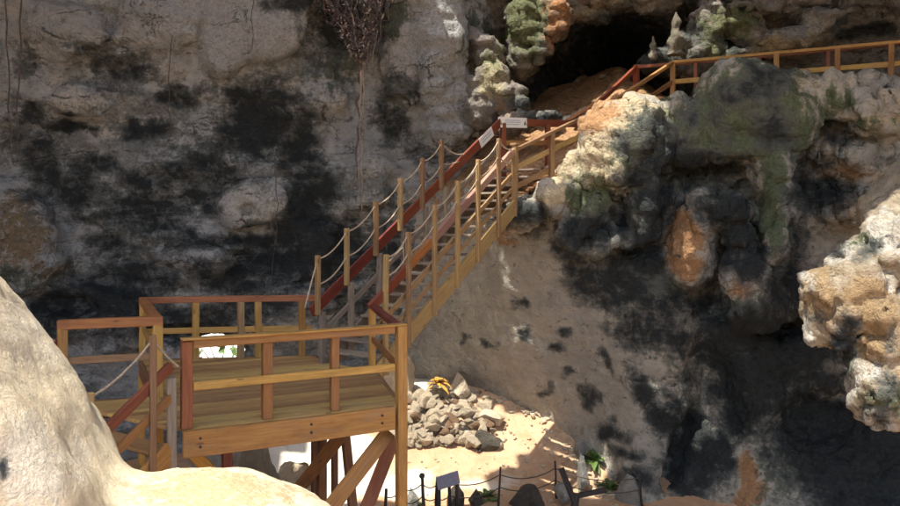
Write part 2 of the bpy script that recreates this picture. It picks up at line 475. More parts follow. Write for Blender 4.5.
# ------------------------------------------------------------------ ground
def build_floor():
    def axis(lo, hi, a, b, fine, coarse):
        return np.unique(np.concatenate([np.arange(lo, a, coarse), np.arange(a, b, fine), np.arange(b, hi + .01, coarse)]))
    xs = axis(-120, 120, -14, 8, 0.10, 4.0); ys = axis(-120, 160, 14, 34, 0.10, 4.0)
    X, Y = np.meshgrid(xs, ys, indexing='ij')
    P = np.stack([X.ravel(), Y.ravel(), np.zeros(X.size)], 1).astype(np.float32)
    P[:, 2] = floor_z(P[:, 0], P[:, 1]) + 0.16 * fbm(P, 0.45, 3, 2.0) + 0.05 * fbm(P, 2.2, 3, 8.0)
    ny = len(ys)
    i, j = np.meshgrid(np.arange(len(xs) - 1), np.arange(ny - 1), indexing='ij')
    a = (i * ny + j).ravel()
    Q = np.stack([a, a + ny, a + ny + 1, a + 1], 1)
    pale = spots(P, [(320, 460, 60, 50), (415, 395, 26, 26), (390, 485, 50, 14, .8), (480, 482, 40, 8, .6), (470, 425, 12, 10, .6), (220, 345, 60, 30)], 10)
    z = np.zeros(len(P))
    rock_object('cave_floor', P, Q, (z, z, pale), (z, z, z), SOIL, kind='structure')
build_floor()

# ------------------------------------------------------------------ cave walls
def near_left_wall():
    b = Body((-13.2, 16.2, -6.6), (2.6, 27.5, 9.4), 0.08)
    T = table([-220, -60, 0, 100, 200, 285, 340, 400, 440, 470, 500, 530],
              [-300, -120, 0, 80, 160, 240, 300, 350, 400, 450],
              [[14] * 10, [17] * 10,
               [17, 18, 18.5, 18.8, 19, 18.8, 18.8, 18.8, 18.8, 18.8],
               [18, 19, 19.3, 19.5, 19.6, 19.6, 19.5, 19.3, 19.2, 19.2],
               [18.5, 19.5, 20, 20.3, 20.3, 20, 20, 20.3, 20.6, 20.6],
               [19, 20, 20.5, 20.8, 21, 20.8, 20.6, 21.3, 22, 22],
               [19, 20.3, 21, 21.3, 21.5, 21.5, 21.8, 22.4, 22.6, 22.6],
               [19.5, 20.5, 21.3, 21.5, 21.8, 22, 22.2, 22.5, 22.8, 22.8],
               [20, 20.8, 21.3, 21.5, 21.6, 22, 22.3, 22.6, 22.8, 22.8],
               [20.5, 21, 21.5, 21.8, 22, 22.5, 22.8, 22.8, 23, 23],
               [22.5, 23, 23.2, 23.6, 24, 24, 24, 24, 24, 24],
               [28] * 10])
    b.f = (T(b.px() + 0 * b.z, b.py() + 0 * b.x) - b.y) * 0.85
    E = b.E
    # drapery of flowstone
    # knob with hollows, ochre bulge, pillars
    E(12, 240, 18.7, 44, 52, 0.8, .4)
    E(440, 20, 21.2, 30, 110, 0.9); E(400, 40, 21.3, 24, 90, 0.6);
    E(452, 105, 21.4, 24, 45, 0.6); E(425, -40, 21, 40, 60, .9)
    E(325, 95, 21.2, 26, 26, 0.45); E(365, 175, 21.6, 26, 42, 0.4); E(330, 20, 21.0, 20, 60, .5)
    E(150, 20, 19.6, 50, 30, .5); E(60, 30, 19.0, 60, 30, .5); E(80, 105, 19.3, 50, 22, .45); E(170, 250, 19.9, 70, 18, .5, rot=-10)
    E(90, 320, 19.3, 60, 40, .5); E(280, 310, 20.6, 60, 30, .4)
    # recesses
    E(258, 125, 20.3, 42, 38, 0.75, .3, True); E(305, 150, 20.9, 22, 30, .6, .2, True); E(40, 150, 18.8, 22, 40, .5, .2, True)
    E(150, 128, 19.5, 30, 9, .5, .1, True); E(70, 127, 19.1, 24, 6, .5, .1, True); E(120, 68, 19.4, 34, 14, .45, .2, True)
    E(300, 250, 20.6, 60, 24, .5, .2, True); E(330, 215, 21.1, 26, 30, .5, .2, True); E(60, 305, 18.9, 30, 14, .5, .1, True)
    E(150, 243, 19.4, 60, 7, .4, .1, True); E(395, 125, 21.3, 20, 25, .5, .2, True); E(360, 235, 21.6, 24, 30, .5, .2, True)
    E(293, 2, 20.2, 22, 13, .9, .1, True); E(345, 20, 20.9, 40, 40, .5, .2, True); E(190, 335, 20, 40, 10, .5, .1, True)
    def nz(P):
        return (0.30 * fbm(P, 0.55, 2, 1.0) + 0.12 * fbm(P, 1.1, 2, 4.0, aniso=(.6, .7, 2.0), ridged=True) + 0.06 * fbm(P, 2.6, 2, 9.0))
    b.band(nz, 0.7)
    E(245, -20, 20.45, 85, 45, 0.7); E(240, 22, 20.4, 62, 32, 0.6); E(222, 48, 20.3, 24, 30, 0.5, .15); E(262, 45, 20.45, 24, 18, 0.5, .15)
    E(275, 25, 20.4, 30, 35, 0.5, .2); E(185, 8, 20.0, 28, 20, .5)
    E(200, 34, 20.25, 14, 20, .4, .12); E(243, 42, 20.2, 9, 24, .35, .08); E(222, 66, 20.25, 12, 12, .4, .08)
    E(252, 203, 20.3, 36, 24, 0.34, .12, rot=14); E(236, 212, 20.2, 18, 17, .32, .1); E(246, 209, 19.95, 9, 7, 0.35, .05, True); E(228, 222, 19.6, 5, 5, .3, .05, True)
    for i in range(16):
        E(214, 346, 18.8 + .6 * i, 25, 15, .9, .06, True); E(232, 352, 18.8 + .6 * i, 16, 8, .9, .06, True)
    P, Q = b.mesh()
    Nn = normals(P, Q)
    smooth = np.clip(1.4 * spots(P, [(240, 5, 86, 56), (222, 55, 26, 30), (265, 45, 26, 24), (250, 205, 36, 26), (15, 235, 38, 45)], 4), 0, 1)
    d = (0.07 * fbm(P, 3.0, 3, 20, aniso=(.8, .8, 1.5), ridged=True) + 0.05 * fbm(P, 7.0, 3, 30)) * (0.35 + 1.0 * np.clip(0.5 + 1.6 * fbm(P, 0.5, 2, 33), 0, 1))
    d = d + 0.22 * blocks(P, 0.9, 6, (.8, .8, 1.6)) + 0.13 * blocks(P, 2.2, 7, (.8, .8, 1.4)) * np.clip(0.5 + 2 * fbm(P, .6, 2, 66), 0, 1)
    flute = 0.07 * fbm(P, 1.6, 3, 44, aniso=(2.2, 2.2, .5)) + 0.03 * fbm(P, 5.0, 2, 45)
    P = P + Nn * (d * (1 - smooth) + flute * smooth)[:, None]
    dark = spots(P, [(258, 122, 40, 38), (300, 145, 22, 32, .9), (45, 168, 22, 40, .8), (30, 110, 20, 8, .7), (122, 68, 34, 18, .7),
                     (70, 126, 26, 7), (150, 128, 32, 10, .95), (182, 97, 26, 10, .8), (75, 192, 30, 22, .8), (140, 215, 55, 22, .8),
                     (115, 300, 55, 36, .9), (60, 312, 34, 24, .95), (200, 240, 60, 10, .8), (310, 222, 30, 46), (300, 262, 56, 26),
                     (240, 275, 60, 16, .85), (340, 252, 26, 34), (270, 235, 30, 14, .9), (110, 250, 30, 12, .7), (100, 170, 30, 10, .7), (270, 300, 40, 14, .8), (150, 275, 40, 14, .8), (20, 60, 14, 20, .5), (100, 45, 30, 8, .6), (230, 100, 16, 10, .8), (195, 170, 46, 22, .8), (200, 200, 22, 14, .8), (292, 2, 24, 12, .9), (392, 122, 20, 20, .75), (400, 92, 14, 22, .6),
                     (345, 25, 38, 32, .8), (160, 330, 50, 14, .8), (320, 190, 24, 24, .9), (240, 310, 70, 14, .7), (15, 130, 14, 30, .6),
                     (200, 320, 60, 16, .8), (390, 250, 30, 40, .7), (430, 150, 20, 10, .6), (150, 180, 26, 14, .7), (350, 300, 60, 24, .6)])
    pale = spots(P, [(90, 100, 42, 14, .8), (110, 128, 46, 10, .7), (60, 90, 26, 12, .7), (365, 176, 16, 30, .9), (250, 203, 32, 22, .9),
                     (335, 100, 22, 16, .6), (170, 195, 26, 14, .5), (110, 120, 20, 20, .6), (200, 70, 50, 12, .5), (285, 85, 30, 8, .5), (440, 95, 20, 40, .45)])
    grey = spots(P, [(235, 10, 74, 40, 1.2), (222, 50, 22, 26, 1.2), (270, 45, 22, 16, 1.1), (440, 40, 28, 90, .9), (400, 40, 20, 60, .8), (228, 218, 14, 10, .9), (130, 10, 60, 30, .6), (40, 20, 40, 30, .5)], 6)
    tone = np.clip(0.42 + 1.5 * fbm(P, .55, 4, 210, gain=.6, aniso=(.8, .8, 1.2)), 0, 1) * (1 - 0.7 * np.clip(grey, 0, 1))
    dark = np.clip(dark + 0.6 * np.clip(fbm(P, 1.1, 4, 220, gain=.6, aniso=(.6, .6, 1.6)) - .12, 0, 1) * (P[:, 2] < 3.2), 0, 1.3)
    och = spots(P, [(20, 232, 30, 42, .75), (60, 272, 50, 14, .55), (140, 250, 30, 8, .4)])
    moss = spots(P, [(330, 60, 30, 30, .5), (270, 150, 40, 20, .4), (15, 280, 40, 16, .6), (215, 155, 50, 14, .4), (395, 15, 12, 16, .8), (480, 40, 20, 30, .6)])
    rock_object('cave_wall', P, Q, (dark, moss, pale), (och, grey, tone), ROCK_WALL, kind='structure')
near_left_wall()

def right_rock():
    b = Body((-2.6, 13.2, -6.6), (11.2, 26.5, 5.2), 0.07)
    T = table([360, 440, 505, 575, 640, 700, 760, 840, 920, 1050],
              [60, 150, 200, 240, 300, 360, 420, 480, 560],
              [[24, 24, 24, 24, 24, 23.5, 23, 23, 23],
               [22.8, 22.0, 21.4, 21.0, 20.8, 21.2, 22.3, 22.4, 22.4],
               [20, 18.6, 17.8, 18.1, 18.8, 19.6, 20.7, 20.8, 20.8],
               [17.6, 17.4, 17, 17.3, 18.0, 18.5, 18.8, 18.8, 18.8],
               [17.2, 16.8, 16.6, 16.8, 17, 17.1, 17.1, 16.8, 16.4],
               [17.3, 16.8, 17.4, 17.3, 17, 17, 17.3, 17.1, 16.6],
               [17, 16.6, 17.6, 17.5, 17, 16.7, 16.6, 16.2, 15.6],
               [16.4, 16.4, 16.8, 17, 16.8, 16.6, 16.3, 15.8, 15],
               [15.8, 15.8, 16, 16.4, 16.5, 16.3, 16, 15.4, 14.6],
               [14.5, 14.5, 14.6, 14.8, 14.8, 14.6, 14.4, 14, 13.5]], 5)
    px, py = b.px(), b.py()
    front = (T(px + 0 * b.z, py + 0 * b.x) - b.y) * 0.8
    sil_px = np.array([380, 470, 490, 505, 535, 560, 580, 600, 615, 640, 670, 700, 760, 830, 900, 1050], float)
    sil_py = np.array([235, 215, 203, 197, 189, 176, 160, 140, 124, 112, 104, 98, 92, 90, 86, 80], float)
    sil_d = np.array([20, 18.5, 18, 17.8, 17.5, 17.2, 17.2, 17, 17, 16.8, 17, 17.2, 17, 16.4, 16, 14.6])
    pxx = px[:, :, 0]
    zt = np.interp(pxx, sil_px, (HOR - sil_py) / F * sil_d)
    dfr = np.interp(pxx, sil_px, sil_d)
    zt = zt + np.clip(b.y[:, :, 0] - dfr, 0, 20) * np.interp(pxx, [500, 560, 620, 680], [0.38, 0.40, 0.33, 0.12])
    top = b.z - zt[:, :, None].astype(np.float32)
    k = 0.5
    hh = np.clip(0.5 - 0.5 * (top - front) / k, 0, 1)
    b.f = (top * (1 - hh) + front * hh + k * hh * (1 - hh)).astype(np.float32)
    E = b.E
    # mossy shoulder with the sunny edge
    E(612, 150, 16.6, 34, 44, .9, .3); E(640, 135, 16.5, 40, 40, .9, .3); E(590, 190, 16.7, 20, 40, .6, .2); E(655, 165, 16.4, 30, 45, .6, .3)
    E(575, 172, 16.8, 16, 16, .5, .3); E(680, 120, 16.5, 30, 26, .7, .2)
    E(528, 208, 16.75, 28, 16, .55, .25); E(556, 194, 16.75, 26, 20, .6, .25); E(582, 176, 16.8, 22, 30, .6, .25); E(597, 152, 16.9, 18, 26, .6, .25)
    # big dark boulder
    E(800, 105, 16.2, 16, 36, .6, .2); E(830, 100, 16.0, 28, 26, .7, .2); E(875, 110, 15.6, 34, 26, .7, .2); E(895, 92, 15.4, 20, 16, .6, .3); E(850, 85, 16, 30, 10, .6, .3)
    # hanging column, black block, pendants
    E(776, 195, 16.1, 15, 66, .5, .2); E(762, 240, 16.2, 12, 30, .4, .3); E(793, 180, 16.2, 10, 50, .45, .3)
    E(722, 212, 16.3, 34, 22, .6, .26); E(738, 225, 16.3, 18, 34, .5, .26); E(698, 203, 16.4, 12, 16, .4, .2)
    E(690, 250, 16.9, 20, 38, .55, .3); E(747, 288, 16.4, 24, 34, .6, .3); E(760, 310, 16.4, 34, 22, .6, .3); E(735, 278, 16.3, 12, 14, .4, .2)
    E(520, 212, 17.2, 22, 20, .55, .26); E(555, 195, 17.0, 20, 16, .5, .26); E(583, 222, 16.7, 18, 22, .5, .26); E(572, 240, 16.8, 14, 14, .4, .2); E(600, 235, 16.7, 14, 20, .4, .2)
    E(642, 215, 16.5, 16, 40, .4, .2); E(625, 245, 16.7, 30, 20, .5, .2)
    E(850, 165, 16.4, 60, 26, .6, .2); E(860, 205, 16.2, 60, 20, .6, .2)
    # hollows under the boulder
    E(705, 172, 16.2, 46, 16, .9, .15, True, 4); E(668, 185, 16.2, 14, 12, .6, .1, True); E(752, 250, 16.7, 10, 26, .8, .1, True)
    E(820, 180, 16.3, 28, 26, .8, .2, True); E(715, 300, 16.9, 26, 24, .7, .2, True); E(790, 330, 16.6, 30, 16, 1.0, .2, True)
    E(830, 425, 15.9, 46, 34, 1.2, .2, True); E(720, 390, 16.9, 26, 60, .7, .3, True, 20); E(640, 250, 16.7, 60, 10, .5, .1, True, 10)
    E(680, 450, 17.3, 14, 50, .6, .2, True, -25)
    def nz(P):
        hi = np.clip((P[:, 2] + 1.2) / 1.2, 0, 1)
        return (0.14 + 0.10 * hi) * fbm(P, 0.6, 2, 51.0) + (0.05 + 0.14 * hi) * fbm(P, 1.3, 3, 54.0, aniso=(1.5, 1.5, .55), ridged=True) + (.05 + .06 * hi) * fbm(P, 2.8, 2, 59.0)
    b.band(nz, 0.7)
    E(748, 106, 16.2, 44, 42, 1.0, .3); E(728, 98, 16.2, 26, 34, .95, .2); E(778, 125, 16.1, 30, 26, .8, .3); E(716, 116, 16.1, 12, 36, .6, .3); E(790, 112, 16.3, 22, 34, .7, .3); E(690, 135, 16.4, 24, 26, .6, .25)
    E(690, 248, 16.75, 17, 38, .42, .15); E(694, 222, 16.8, 14, 20, .4, .15)
    E(742, 150, 16.2, 40, 10, .6, .26); E(770, 160, 16.1, 18, 26, .5, .2)
    P, Q = b.mesh()
    Nn = normals(P, Q)
    slab = np.clip(spots(P, [(480, 320, 110, 90), (560, 370, 90, 90), (620, 410, 70, 70), (660, 380, 50, 50)], 4), 0, 1)
    d = 0.10 * fbm(P, 3.2, 3, 70, ridged=True) + 0.06 * fbm(P, 7.5, 3, 80)
    d = d + (1 - slab) * (0.26 * blocks(P, 1.2, 3, (1.4, 1.2, .55)) + 0.07 * blocks(P, 3.0, 9, (1.3, 1.3, .6))) + slab * 0.05 * blocks(P, 2.0, 5)
    soil = np.clip((P[:, 1] - 17.8) / .5, 0, 1) * (P[:, 2] > 0.9)
    d = d * (1 - .75 * soil)
    dome = np.clip(1.4 * spots(P, [(750, 108, 44, 40)], 3), 0, 1)
    d = d * (1 - .45 * dome) + dome * 0.06 * fbm(P, 1.6, 3, 47, aniso=(2.2, 2.2, .5))
    d = d + (1 - slab) * 0.07 * fbm(P, 2.6, 3, 48, aniso=(1.6, 1.6, .4), ridged=True)
    P = P + Nn * (d * (1 - 0.55 * slab))[:, None]
    Nn = normals(P, Q)
    up = np.clip(Nn[:, 2], 0, 1)
    behind = np.clip((P[:, 1] - 18.0) / 0.8, 0, 1) * (up > 0.35)
    dark = spots(P, [(525, 212, 20, 18), (590, 232, 30, 26), (650, 250, 36, 30), (625, 280, 34, 26, .9), (600, 285, 44, 18, .8, 35), (670, 335, 50, 18, .8, 35), (565, 255, 20, 10, .8, 40), (680, 300, 50, 20, .9), (655, 330, 40, 20, .8), (720, 210, 32, 22), (735, 235, 16, 34),  # black lichen plus painted shade: diagonal slab band, hollows, lower right
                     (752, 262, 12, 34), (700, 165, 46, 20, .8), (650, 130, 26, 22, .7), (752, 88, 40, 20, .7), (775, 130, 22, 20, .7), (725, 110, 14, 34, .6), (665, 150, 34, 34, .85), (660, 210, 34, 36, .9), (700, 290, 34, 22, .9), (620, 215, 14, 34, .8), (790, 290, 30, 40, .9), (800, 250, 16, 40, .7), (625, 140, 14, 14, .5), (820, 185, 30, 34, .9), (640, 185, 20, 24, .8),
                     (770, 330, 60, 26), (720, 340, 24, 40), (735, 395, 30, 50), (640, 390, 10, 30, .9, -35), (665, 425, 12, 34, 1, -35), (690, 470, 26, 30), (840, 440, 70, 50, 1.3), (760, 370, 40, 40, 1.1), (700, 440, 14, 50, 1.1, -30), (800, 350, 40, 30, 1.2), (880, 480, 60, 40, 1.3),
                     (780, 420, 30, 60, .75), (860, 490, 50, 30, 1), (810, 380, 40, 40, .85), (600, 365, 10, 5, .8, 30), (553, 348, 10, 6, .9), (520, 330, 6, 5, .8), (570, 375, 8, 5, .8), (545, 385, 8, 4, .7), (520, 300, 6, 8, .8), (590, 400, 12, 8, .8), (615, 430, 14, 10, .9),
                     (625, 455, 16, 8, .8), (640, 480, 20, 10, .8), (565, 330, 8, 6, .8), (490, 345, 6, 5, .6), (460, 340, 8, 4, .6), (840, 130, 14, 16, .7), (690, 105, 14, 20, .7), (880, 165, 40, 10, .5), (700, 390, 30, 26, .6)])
    moss = spots(P, [(750, 112, 50, 44, 1.2), (656, 155, 36, 44, .95), (582, 210, 14, 36, .9), (600, 215, 20, 30, .9), (645, 270, 40, 30, .8), (700, 120, 24, 40, .9), (800, 130, 20, 30, .7), (760, 330, 60, 40, .7), (772, 195, 14, 60, .9), (690, 120, 30, 30, .8), (835, 105, 18, 20, .6), (640, 215, 18, 40, .8),  # moss, plus part of the shaded slab band painted in
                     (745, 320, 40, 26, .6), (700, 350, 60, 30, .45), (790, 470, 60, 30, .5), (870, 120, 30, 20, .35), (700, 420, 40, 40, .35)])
    pale = spots(P, [(600, 150, 20, 44, 1.2), (618, 120, 32, 18, 1.2), (640, 106, 28, 12, 1.1), (560, 186, 24, 10, .9), (545, 190, 16, 8, .9), (640, 104, 20, 8, .9), (797, 105, 10, 30, .85), (882, 118, 30, 12, .7), (572, 168, 10, 12, .9), (590, 190, 6, 30, .8),  # cream rock, with sunlight on the shoulder's face painted in
                     (670, 330, 20, 8, .4), (800, 80, 30, 5, .6), (770, 180, 4, 40, .5), (745, 290, 16, 14, .5)])
    och = spots(P, [(690, 248, 15, 36, 1.1), (505, 232, 20, 14, .6), (740, 482, 14, 34, 1), (750, 495, 24, 10, .8), (690, 170, 30, 8, .5), (850, 170, 50, 14, .6), (870, 205, 50, 16, .7), (745, 285, 16, 20, .6), (570, 110, 50, 20, .9)])
    tan = np.clip(1.5 * spots(P, [(690, 248, 15, 36), (740, 482, 12, 30), (850, 170, 40, 8, .5), (745, 290, 10, 10, .4)], 12), 0, 1)
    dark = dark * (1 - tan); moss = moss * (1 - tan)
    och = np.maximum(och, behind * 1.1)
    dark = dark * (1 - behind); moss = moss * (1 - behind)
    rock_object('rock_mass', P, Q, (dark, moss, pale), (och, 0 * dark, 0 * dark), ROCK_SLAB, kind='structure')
right_rock()

def back_cave():
    b = Body((-0.5, 18.5, 0.5), (15.5, 36.0, 10.0), 0.10)
    T = table([420, 480, 520, 560, 620, 680, 700, 760, 840, 920, 1050],
              [-150, -60, 0, 30, 60, 100, 140, 200],
              [[22, 22, 22.5, 23, 23, 23.5, 24, 24],
               [22, 22, 22.5, 23, 23, 23.5, 24, 24],
               [22, 22, 23, 24, 24, 24, 24, 24],
               [20, 21, 25, 28, 30, 30, 30, 30],
               [20, 20.5, 24, 33, 34, 34, 34, 34],
               [20, 21, 24, 28, 30, 30, 30, 30],
               [20, 21, 22.5, 24, 24, 24, 24, 24],
               [19, 20, 21.5, 22.8, 23, 23.5, 24, 24],
               [18, 19.5, 21.5, 22.3, 22.5, 23, 23, 23],
               [17, 18.5, 20.5, 21.3, 21.5, 22, 22, 22],
               [16, 17, 19, 19.5, 19.5, 20, 20, 20]], 3)
    b.f = (T(b.px() + 0 * b.z, b.py() + 0 * b.x) - b.y) * 0.8
    E = b.E
    # lumps catching the sun beside the stair head
    E(492, 78, 21.0, 14, 16, .6, .35); E(486, 52, 21.6, 18, 16, .6, .35); E(505, 92, 20.8, 16, 12, .6, .3); E(470, 40, 21.8, 20, 16, .6, .2); E(512, 108, 20.9, 18, 14, .6, .35); E(480, 105, 21.2, 20, 26, .6, .2)
    E(522, 60, 22.4, 16, 22, .8, .35); E(525, 25, 22.2, 22, 30, .9, .2); E(556, 22, 21.6, 17, 26, .7, .35); E(543, 48, 21.6, 10, 14, .5, .3); E(540, -10, 22.8, 50, 22, 1.0, .2); E(555, 0, 22.4, 24, 14, .6)
    E(590, 14, 22.5, 24, 10, .7, .35); E(620, -4, 22, 50, 14, .8, .2); E(650, 2, 22, 26, 12, .7, .2)
    E(515, 125, 20.6, 26, 10, .8, .35); E(556, 117, 20.4, 30, 7, .7, .3); E(590, 116, 20.3, 16, 7, .7, .3)
    # shelf with growths behind the walkway
    E(706, 40, 21.6, 18, 32, .7, .35); E(692, 58, 21.4, 14, 18, .6, .3); E(735, 30, 21.8, 26, 16, .7, .35); E(725, 58, 21.6, 30, 12, .6, .35); E(765, 42, 21.6, 34, 10, .6, .3)
    E(820, 26, 21.0, 20, 14, .6, .35); E(800, 40, 21.2, 24, 10, .6, .35); E(855, 14, 20.6, 50, 7, .7, .3); E(780, 5, 21.4, 60, 8, .7, .35)
    E(660, 60, 21.4, 22, 14, .6, .35); E(677, 45, 21.3, 12, 16, .4, .3)
    E(870, 35, 21.3, 30, 9, .8, .1, True); E(690, 5, 21.5, 14, 10, .8, .1, True); E(835, 3, 20.8, 40, 4, .6, .1, True)
    def nz(P):
        return 0.22 * fbm(P, 0.8, 2, 151.0) + 0.15 * fbm(P, 1.7, 2, 154.0, aniso=(.8, .8, 1.8), ridged=True) + 0.10 * fbm(P, 3.4, 2, 159.0)
    b.band(nz, 0.7)
    P, Q = b.mesh()
    Nn = normals(P, Q)
    P = P + Nn * (0.30 * blocks(P, 1.5, 4, (.8, .8, 1.5)) + 0.14 * blocks(P, 3.4, 8) + 0.11 * fbm(P, 3.6, 3, 170, ridged=True) + 0.06 * fbm(P, 8, 3, 180))[:, None]
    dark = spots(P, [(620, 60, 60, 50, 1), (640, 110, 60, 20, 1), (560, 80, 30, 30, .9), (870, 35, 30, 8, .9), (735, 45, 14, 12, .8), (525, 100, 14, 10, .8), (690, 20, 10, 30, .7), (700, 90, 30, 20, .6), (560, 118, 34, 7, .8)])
    moss = spots(P, [(525, 25, 20, 34, .85), (715, 45, 26, 24, .8), (660, 60, 24, 14, .8), (490, 60, 20, 20, .4), (540, 62, 12, 16, .6), (735, 20, 30, 14, .6)])
    pale = spots(P, [(492, 78, 14, 18, .9), (500, 95, 20, 8, .7), (730, 58, 30, 8, .9), (815, 28, 20, 14, .8), (770, 45, 30, 8, .7), (700, 60, 10, 20, .6), (780, 15, 60, 10, .4), (600, 5, 40, 8, .6), (677, 40, 6, 16, .8)])
    och = spots(P, [(556, 22, 14, 26, 1.1), (512, 112, 20, 12, .5), (590, 100, 30, 20, .8), (620, 125, 60, 14, .8)])
    grey = spots(P, [(810, 25, 40, 14, .6), (800, 5, 90, 10, .6)])
    rock_object('cave_back', P, Q, (dark, moss, pale), (och, grey, 0 * dark), ROCK_BACK, kind='structure')
back_cave()

def foreground_boulder():
    b = Body((-6.5, 1.6, -6.4), (0.6, 7.6, 0.4), 0.05)
    b.f[:] = 3.0
    b.E(-75, 500, 5.0, 235, 305, 1.5, .3)
    n = Vector((0.85, 0.30, 0.53)).normalized(); p0 = U(50, 402, 5.0)
    cut = (n.x * (b.x - p0.x) + n.y * (b.y - p0.y) + n.z * (b.z - p0.z)).astype(np.float32)
    k = 0.35; hh = np.clip(0.5 - 0.5 * (cut - b.f) / k, 0, 1)
    b.f = cut * (1 - hh) + b.f * hh + k * hh * (1 - hh)
    b.E(200, 572, 5.5, 152, 96, 1.0, .25)
    b.ell((-2.9, 5.0, -5.0), (2.2, 1.6, 2.4), .3)
    def nz(P):
        return 0.08 * fbm(P, 0.9, 2, 251.0) + 0.03 * fbm(P, 2.4, 2, 254.0)
    b.band(nz, 0.6)
    P, Q = b.mesh(); Nn = normals(P, Q)
    P = P + Nn * (0.05 * blocks(P, 1.3, 21, (1, 1, .8)) + 0.03 * blocks(P, 3.1, 25) * np.clip(.4 + 2 * fbm(P, .9, 2, 26), 0, 1) + 0.010 * fbm(P, 5, 3, 260, ridged=True) + 0.008 * fbm(P, 11, 3, 270))[:, None]
    z = np.zeros(len(P))
    och = spots(P, [(215, 490, 90, 24, .8), (70, 465, 22, 8, .4, 10)], 10)
    pale = spots(P, [(40, 460, 60, 50, .7), (30, 340, 40, 60, .5)], 10)
    rock_object('boulder', P, Q, (0.9 * spots(P, [(2, 466, 6, 10)], 2), 0 * z, pale), (och, 0 * z, z), ROCK_CREAM,
                label='smooth cream limestone boulder sloping down beside the lower steps', category='boulder')
foreground_boulder()

def right_lobe():
    b = Body((3.6, 8.6, -3.4), (9.2, 13.6, 2.2), 0.05)
    b.f[:] = 3.0
    E = b.E
    E(985, 300, 10.9, 110, 110, 1.5, .3); E(945, 200, 11.6, 70, 50, 1.0, .3); E(900, 215, 11.4, 40, 24, .8, .3); E(880, 262, 10.8, 62, 30, .8, .25, rot=20); E(850, 305, 10.6, 42, 46, .7, .2); E(817, 292, 10.5, 16, 22, .5, .15)
    E(905, 345, 10.5, 60, 66, .9, .25); E(872, 390, 10.3, 24, 42, .6, .2); E(895, 412, 10.3, 40, 18, .6, .2); E(822, 335, 10.6, 14, 22, .45, .15); E(890, 232, 10.6, 22, 20, .6, .15)
    E(838, 345, 10.0, 10, 26, .4, .15, True, 20); E(835, 375, 10.3, 18, 18, .7, .12, True); E(862, 238, 10.0, 30, 6, .3, .1, True, 30)
    E(880, 360, 9.8, 12, 26, .3, .1, True, 10)
    def nz(P):
        return 0.12 * fbm(P, 1.2, 2, 351.0) + 0.14 * fbm(P, 2.2, 3, 354.0, ridged=True)
    b.band(nz, 0.6)
    P, Q = b.mesh(); Nn = normals(P, Q)
    P = P + Nn * (0.13 * blocks(P, 1.8, 2, (.8, 1, 1.3)) + 0.05 * blocks(P, 5.5, 12) + 0.06 * fbm(P, 4.5, 4, 360, ridged=True) + 0.03 * fbm(P, 12, 3, 370))[:, None]
    z = np.zeros(len(P))
    pale = spots(P, [(805, 275, 14, 20, 1), (803, 340, 10, 20, 1), (845, 385, 8, 40, 1, 10), (865, 360, 20, 16, .8), (850, 255, 30, 10, .6, -30), (890, 235, 30, 30, .7), (870, 430, 20, 8, .9), (880, 300, 10, 26, .8, 20), (820, 260, 20, 10, .8)])
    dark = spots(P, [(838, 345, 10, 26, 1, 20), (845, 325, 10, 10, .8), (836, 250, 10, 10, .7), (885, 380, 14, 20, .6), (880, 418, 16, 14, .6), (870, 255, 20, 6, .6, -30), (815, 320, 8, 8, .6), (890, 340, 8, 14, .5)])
    moss = spots(P, [(885, 395, 26, 26, .6), (840, 355, 16, 26, .6), (862, 245, 14, 10, .4)])
    och = spots(P, [(870, 320, 30, 40, .9), (820, 300, 16, 30, .8), (900, 350, 20, 30, .6)])
    rock_object('rock_outcrop', P, Q, (dark, moss, pale), (och, 0 * z, z), ROCK_LOBE,
                label='orange and cream rock outcrop jutting in from the edge in front of the dark hollow', category='rock outcrop')
right_lobe()

# unseen side walls that enclose and darken, and a roof added to mask the sun
def sheet(name, fn, nu, nv, mat):
    u, v = np.meshgrid(np.linspace(0, 1, nu), np.linspace(0, 1, nv), indexing='ij')
    P = fn(u.ravel(), v.ravel()).astype(np.float32)
    i, j = np.meshgrid(np.arange(nu - 1), np.arange(nv - 1), indexing='ij')
    a = (i * nv + j).ravel()
    Q = np.stack([a, a + nv, a + nv + 1, a + 1], 1)
    return P, Q
def wall_line(pts, z0, z1):
    pts = np.array(pts, float)
    L = np.concatenate([[0], np.cumsum(np.linalg.norm(np.diff(pts, axis=0), axis=1))])
    def fn(u, v):
        s = u * L[-1]
        P = np.stack([np.interp(s, L, pts[:, 0]), np.interp(s, L, pts[:, 1]), z0 + (z1 - z0) * v], 1)
        n = fbm(P, 0.35, 4, 77)
        P[:, 0] += 0.9 * n; P[:, 1] += 0.7 * fbm(P, 0.35, 4, 99)
        return P
    return fn
P, Q = sheet('w', wall_line([(-12.4, 18.6), (-14, 14), (-14.5, 9), (-13, 4)], -6.5, 10.5), 90, 90, None)
z = np.zeros(len(P))
rock_object('side_wall', P, Q, (np.clip(fbm(P, .4, 2, 5), 0, 1), z, z), (z, z, z), ROCK_WALL, kind='structure')
P, Q = sheet('w', wall_line([(13.5, 21), (13.2, 16), (12.8, 10), (13.2, 3)], -6.5, 10.5), 90, 90, None)
z = np.zeros(len(P))
rock_object('side_wall', P, Q, (np.clip(fbm(P, .4, 2, 5), 0, 1), z, z), (z, z, z), ROCK_WALL, kind='structure')

